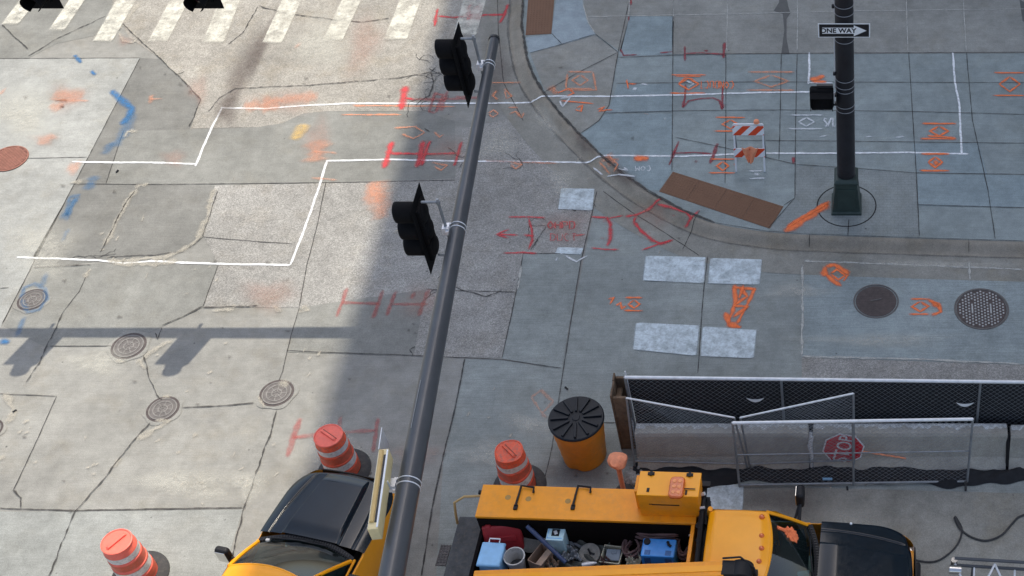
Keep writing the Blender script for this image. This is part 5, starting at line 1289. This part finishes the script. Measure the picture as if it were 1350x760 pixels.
# round lid leaning behind
q = on(698, 712, .95); b = MB(); b.lathe([(.16, 0), (.165, .03), (.14, .04), (.02, .035)], n=28); o = b.out('round_lid', 'reel', None, True, loc=(q.x, q.y, FZ + .15), rot=(R(35), R(15), 0)); tag(o, 'round dusty grey lid behind the cardboard box', 'lid')
# cardboard box
q = on(713, 732, 1.0); o = thing('cardboard_box', (q.x, q.y, FZ), R(-28), 'open brown cardboard box with a raised flap under the navy pipe', 'box')
b = MB()
for (c, dd) in (((0, 0, .006), (.24, .34, .012)), ((-.12, 0, .14), (.01, .34, .28)), ((.12, 0, .14), (.01, .34, .28)), ((0, .17, .14), (.24, .01, .28)), ((0, -.17, .14), (.24, .01, .28))): b.box(c, dd)
b.out('body', 'card', o)
b = MB(); b.box((.10, -.02, .32), (.14, .33, .008), (0, R(-25), 0)); b.box((0, .21, .30), (.22, .09, .008), (R(35), 0, 0)); b.out('flap', 'card', o)
# pale blue box (seen top with opening)
q = on(733, 705, 1.22); o = thing('carton', (q.x, q.y, FZ), R(-3), 'pale blue carton with a square opening in its top', 'box')
b = MB(); b.box((0, 0, .26), (.27, .25, .52)); b.out('body', 'box_blue', o, False, .006)
b = MB(); b.box((0, .01, .523), (.12, .12, .006)); b.out('opening', 'plastic_black', o); b = MB(); b.box((.0, .01, .527), (.05, .07, .006), (0, 0, .5)); b.out('contents', 'galv', o)
b = MB(); b.box((0, -.09, .522), (.23, .02, .003)); b.box((-.115, .0, .522), (.012, .2, .003)); b.out('print', 'cool_blue', o)
# navy pipe
a_, c_ = P(695, 694, 1.36), P(746, 742, 1.12); b = MB(); b.tube([a_, c_], .035, 12); tag(b.out('pipe', 'navy', None, True), 'navy blue pipe lying diagonally across the cardboard box', 'pipe')
# reel
q = on(777, 721, 1.0); o = thing('cable_reel', (q.x, q.y, FZ), 0, 'dusty round grey reel in the middle of the load', 'reel'); o.rotation_euler = (R(22), 0, 0)
b = MB(); b.lathe([(.155, 0), (.165, .02), (.165, .05), (.13, .06), (.13, .16), (.165, .17), (.165, .20), (.12, .215), (.05, .20)], n=32); b.out('drum', 'reel', o, True)
b = MB(); b.box((0, .03, .212), (.03, .10, .02), (0, 0, .5)); b.box((.04, 0, .212), (.09, .03, .02), (0, 0, -.3)); b.out('slots', 'plastic_black', o)
# tote
q = on(806, 729, .98); o = thing('storage_tote', (q.x, q.y, FZ), R(-8), 'clouded beige tote with grey bags inside, left of the blue compressor', 'box')
b = MB(); b.lathe([(.18, 0), (.21, .19), (.225, .19), (.225, .20), (.20, .20), (.175, .02)], n=4, axis=Matrix.Rotation(R(45), 3, 'Z')); b.out('body', 'tote', o)
b = MB(); b.box((.02, .0, .17), (.22, .19, .06), (R(8), 0, R(5))); b.box((.03, .03, .21), (.08, .05, .02), (0, 0, .3)); b.out('bags', 'tote_in', o, False, .015)
# compressor
q = on(869, 726, 1.15); o = thing('air_compressor', (q.x, q.y, FZ), R(-3), 'bright blue compressor box with black knob and two vents', 'compressor')
b = MB(); b.box((0, 0, .26), (.52, .32, .48)); b.out('housing', 'comp_blue', o, False, .02)
b = MB(); b.lathe([(.055, 0), (.05, .03)], (-.19, .09, .50), 18); b.out('knob', 'plastic_black', o, True); b = MB(); b.tube([(.13, .10, .51), (.15, .04, .53), (.19, .02, .51)], .022, 8); b.out('valve', 'plastic_black', o, True)
b = MB()
for s in (-1, 1):
    for k in range(5): b.box((s * .16, -.13 + .018 * k, .502), (.09, .008, .004)); b.box((s * .16, -.163, .44 - .035 * k), (.10, .006, .014))
b.out('vent', 'navy', o)
# brown hose heap, rags, odds and ends
def hose(name, mat, c, rx, ry, z, turns, r, seed, label, cat='hose'):
    random.seed(seed); pts = []
    for k in range(turns * 10):
        a = 2 * math.pi * k / 10; rr = 1 + .25 * math.sin(k * .83) + random.uniform(-.1, .1)
        pts.append((c.x + rx * rr * math.cos(a), c.y + ry * rr * math.sin(a), z + .015 * k / turns + random.uniform(-.02, .02)))
    b = MB(); b.tube(smooth_poly(pts, 3), r, 6); return tag(b.out(name, mat, None, 'all'), label, cat)
hose('hose', 'hose_brown', on(868, 702, 1.12), .33, .10, 1.06, 7, .026, 4, 'brown hose heaped behind the blue compressor')
hose('hose', 'hose_brown', on(902, 718, 1.0), .10, .20, .92, 5, .020, 8, 'brown hose coil between the blue compressor and the front bulkhead')
hose('rope', 'hose_brown', on(834, 722, .95), .12, .15, .86, 9, .019, 9, 'tangled dirty rope between the tote and the compressor', 'rope')
q = on(760, 736, .85); 
b = MB(); random.seed(12)
def tp(u, v):
    x = (u - .5) * 1.0; y = (v - .5) * .52
    return Vector((x, y, .05 + .07 * math.sin(u * 13 + v * 4) * math.sin(v * 11) + .05 * math.sin(u * 27 + v * 19)))
b.grid(tp, 60, 34); tag(b.out('tarpaulin', 'tarp', None, 'all', 0, .01, loc=(q.x, q.y + .02, FZ + .06)), 'crumpled olive tarpaulin spread under the round reel', 'tarpaulin')
q = on(775, 741, .98); o = thing('power_drill', (q.x, q.y, FZ + .13), R(10), 'small silver and black power tool in front of the round reel', 'tool')
b = MB(); b.lathe([(.035, -.10), (.04, 0), (.03, .08), (.012, .13)], (0, 0, .05), 12, axis=Matrix.Rotation(math.pi / 2, 3, 'Y')); b.out('body', 'galv', o, True); b = MB(); b.box((-.06, -.07, .03), (.05, .14, .05)); b.out('grip', 'plastic_black', o, False, .01)
b = MB(); b.tube([P(912, 745, .9), P(911, 712, 1.2)], .045, 10); tag(b.out('pipe', 'plastic_black', None, True), 'black upright pipe with a pale end against the front bulkhead', 'pipe')
q = P(911, 706, 1.26); b = MB(); b.box(q, (.07, .03, .02)); tag(b.out('tag', 'white_plastic', None), 'small white tag on top of the black upright pipe', 'tag')
q = on(752, 715, .9); b = MB(); b.box((q.x, q.y, FZ + .16), (.05, .30, .03), (0, R(10), R(30))); b.box((q.x + .09, q.y - .02, FZ + .12), (.04, .26, .03), (0, 0, R(60))); tag(b.out('bracket_scrap', 'galv_dull', None), 'grey metal bracket scraps between the pale carton and the reel', 'scrap')
q = on(736, 750, 1.1); b = MB(); b.box((q.x, q.y, FZ + .2), (.22, .12, .03), (.2, .1, .5)); tag(b.out('wood_offcut', 'wood_pale', None, False, .005), 'small tan wood offcut by the boom under the navy pipe', 'wood')
for i_, (x_, y_, w__, mt_, lb_) in enumerate(((754, 728, .30, 'galv_dull', 'dull grey crumpled bag between the navy pipe and the round reel'), (835, 738, .22, 'tote', 'beige rag pushed against the boom left of the blue compressor'), (797, 738, .14, 'hose_brown', 'small brown rag in front of the clouded tote'), (728, 742, .16, 'card', 'torn piece of brown card below the navy pipe'))):
    q = on(x_, y_, .95); b = MB(); ph_ = i_ * 1.7
    b.grid(lambda u, v: Vector(((u - .5) * w__ * (1 + .25 * math.sin(v * 9 + ph_)), (v - .5) * w__ * .8 * (1 + .3 * math.sin(u * 8 + ph_)), .05 * math.sin(u * 9 + ph_ + v * 5) + .04 * math.sin(v * 17 + ph_ * 2) + .03 * math.sin(u * 31))), 22, 20)
    tag(b.out(('bag', 'rag', 'rag', 'card_scrap')[i_], mt_, None, 'all', 0, .008, loc=(q.x, q.y, FZ + .17)), lb_, ('bag', 'rag', 'rag', 'card')[i_])
# things behind the windscreen: orange cloth, blue cup
q = TL(P(1046, 705, 1.27)); b = MB(); random.seed(2)
m = bmesh.ops.create_icosphere(b.bm, subdivisions=4, radius=.13)
for v in m['verts']:
    n_ = v.co.normalized(); v.co = v.co * (1 + .22 * math.sin(n_.x * 9 + n_.z * 5) * math.sin(n_.y * 8 + 1)); v.co.z = max(-.015, v.co.z * .35)
b.tube([(-.05, .02, .0), (-.18, .03, .0), (-.27, .02, .0)], [.05, .03, .035], 8)
wq = P(1043, 706, 1.60); tag(b.out('glove', 'cloth_orange', None, 'all', loc=(wq.x, wq.y, 1.60), rot=(0, R(40), 0)), 'orange cloth glove lying on the windscreen of the right truck', 'glove')
wq = P(1052, 757, 1.25); b = MB(); b.lathe([(.04, 0), (.05, .16), (.045, .165)], n=16, axis=Matrix.Rotation(R(80), 3, 'Y')); tag(b.out('cup', 'box_blue', None, True, loc=(wq.x, wq.y, 1.24)), 'pale blue cup lying on the dashboard of the right truck', 'cup')
# litter
b = MB()
for (x, y) in ((155, 227), (20, 543), (747, 513), (1117, 645)):
    q = G(x, y); b.box((q[0], q[1], gz(*q) + .02), (.07, .03, .02), (0, .3, x))
tag(b.out('litter', 'plastic_black', None), 'small dark scraps of litter scattered on the road', 'litter', None, 'stuff')
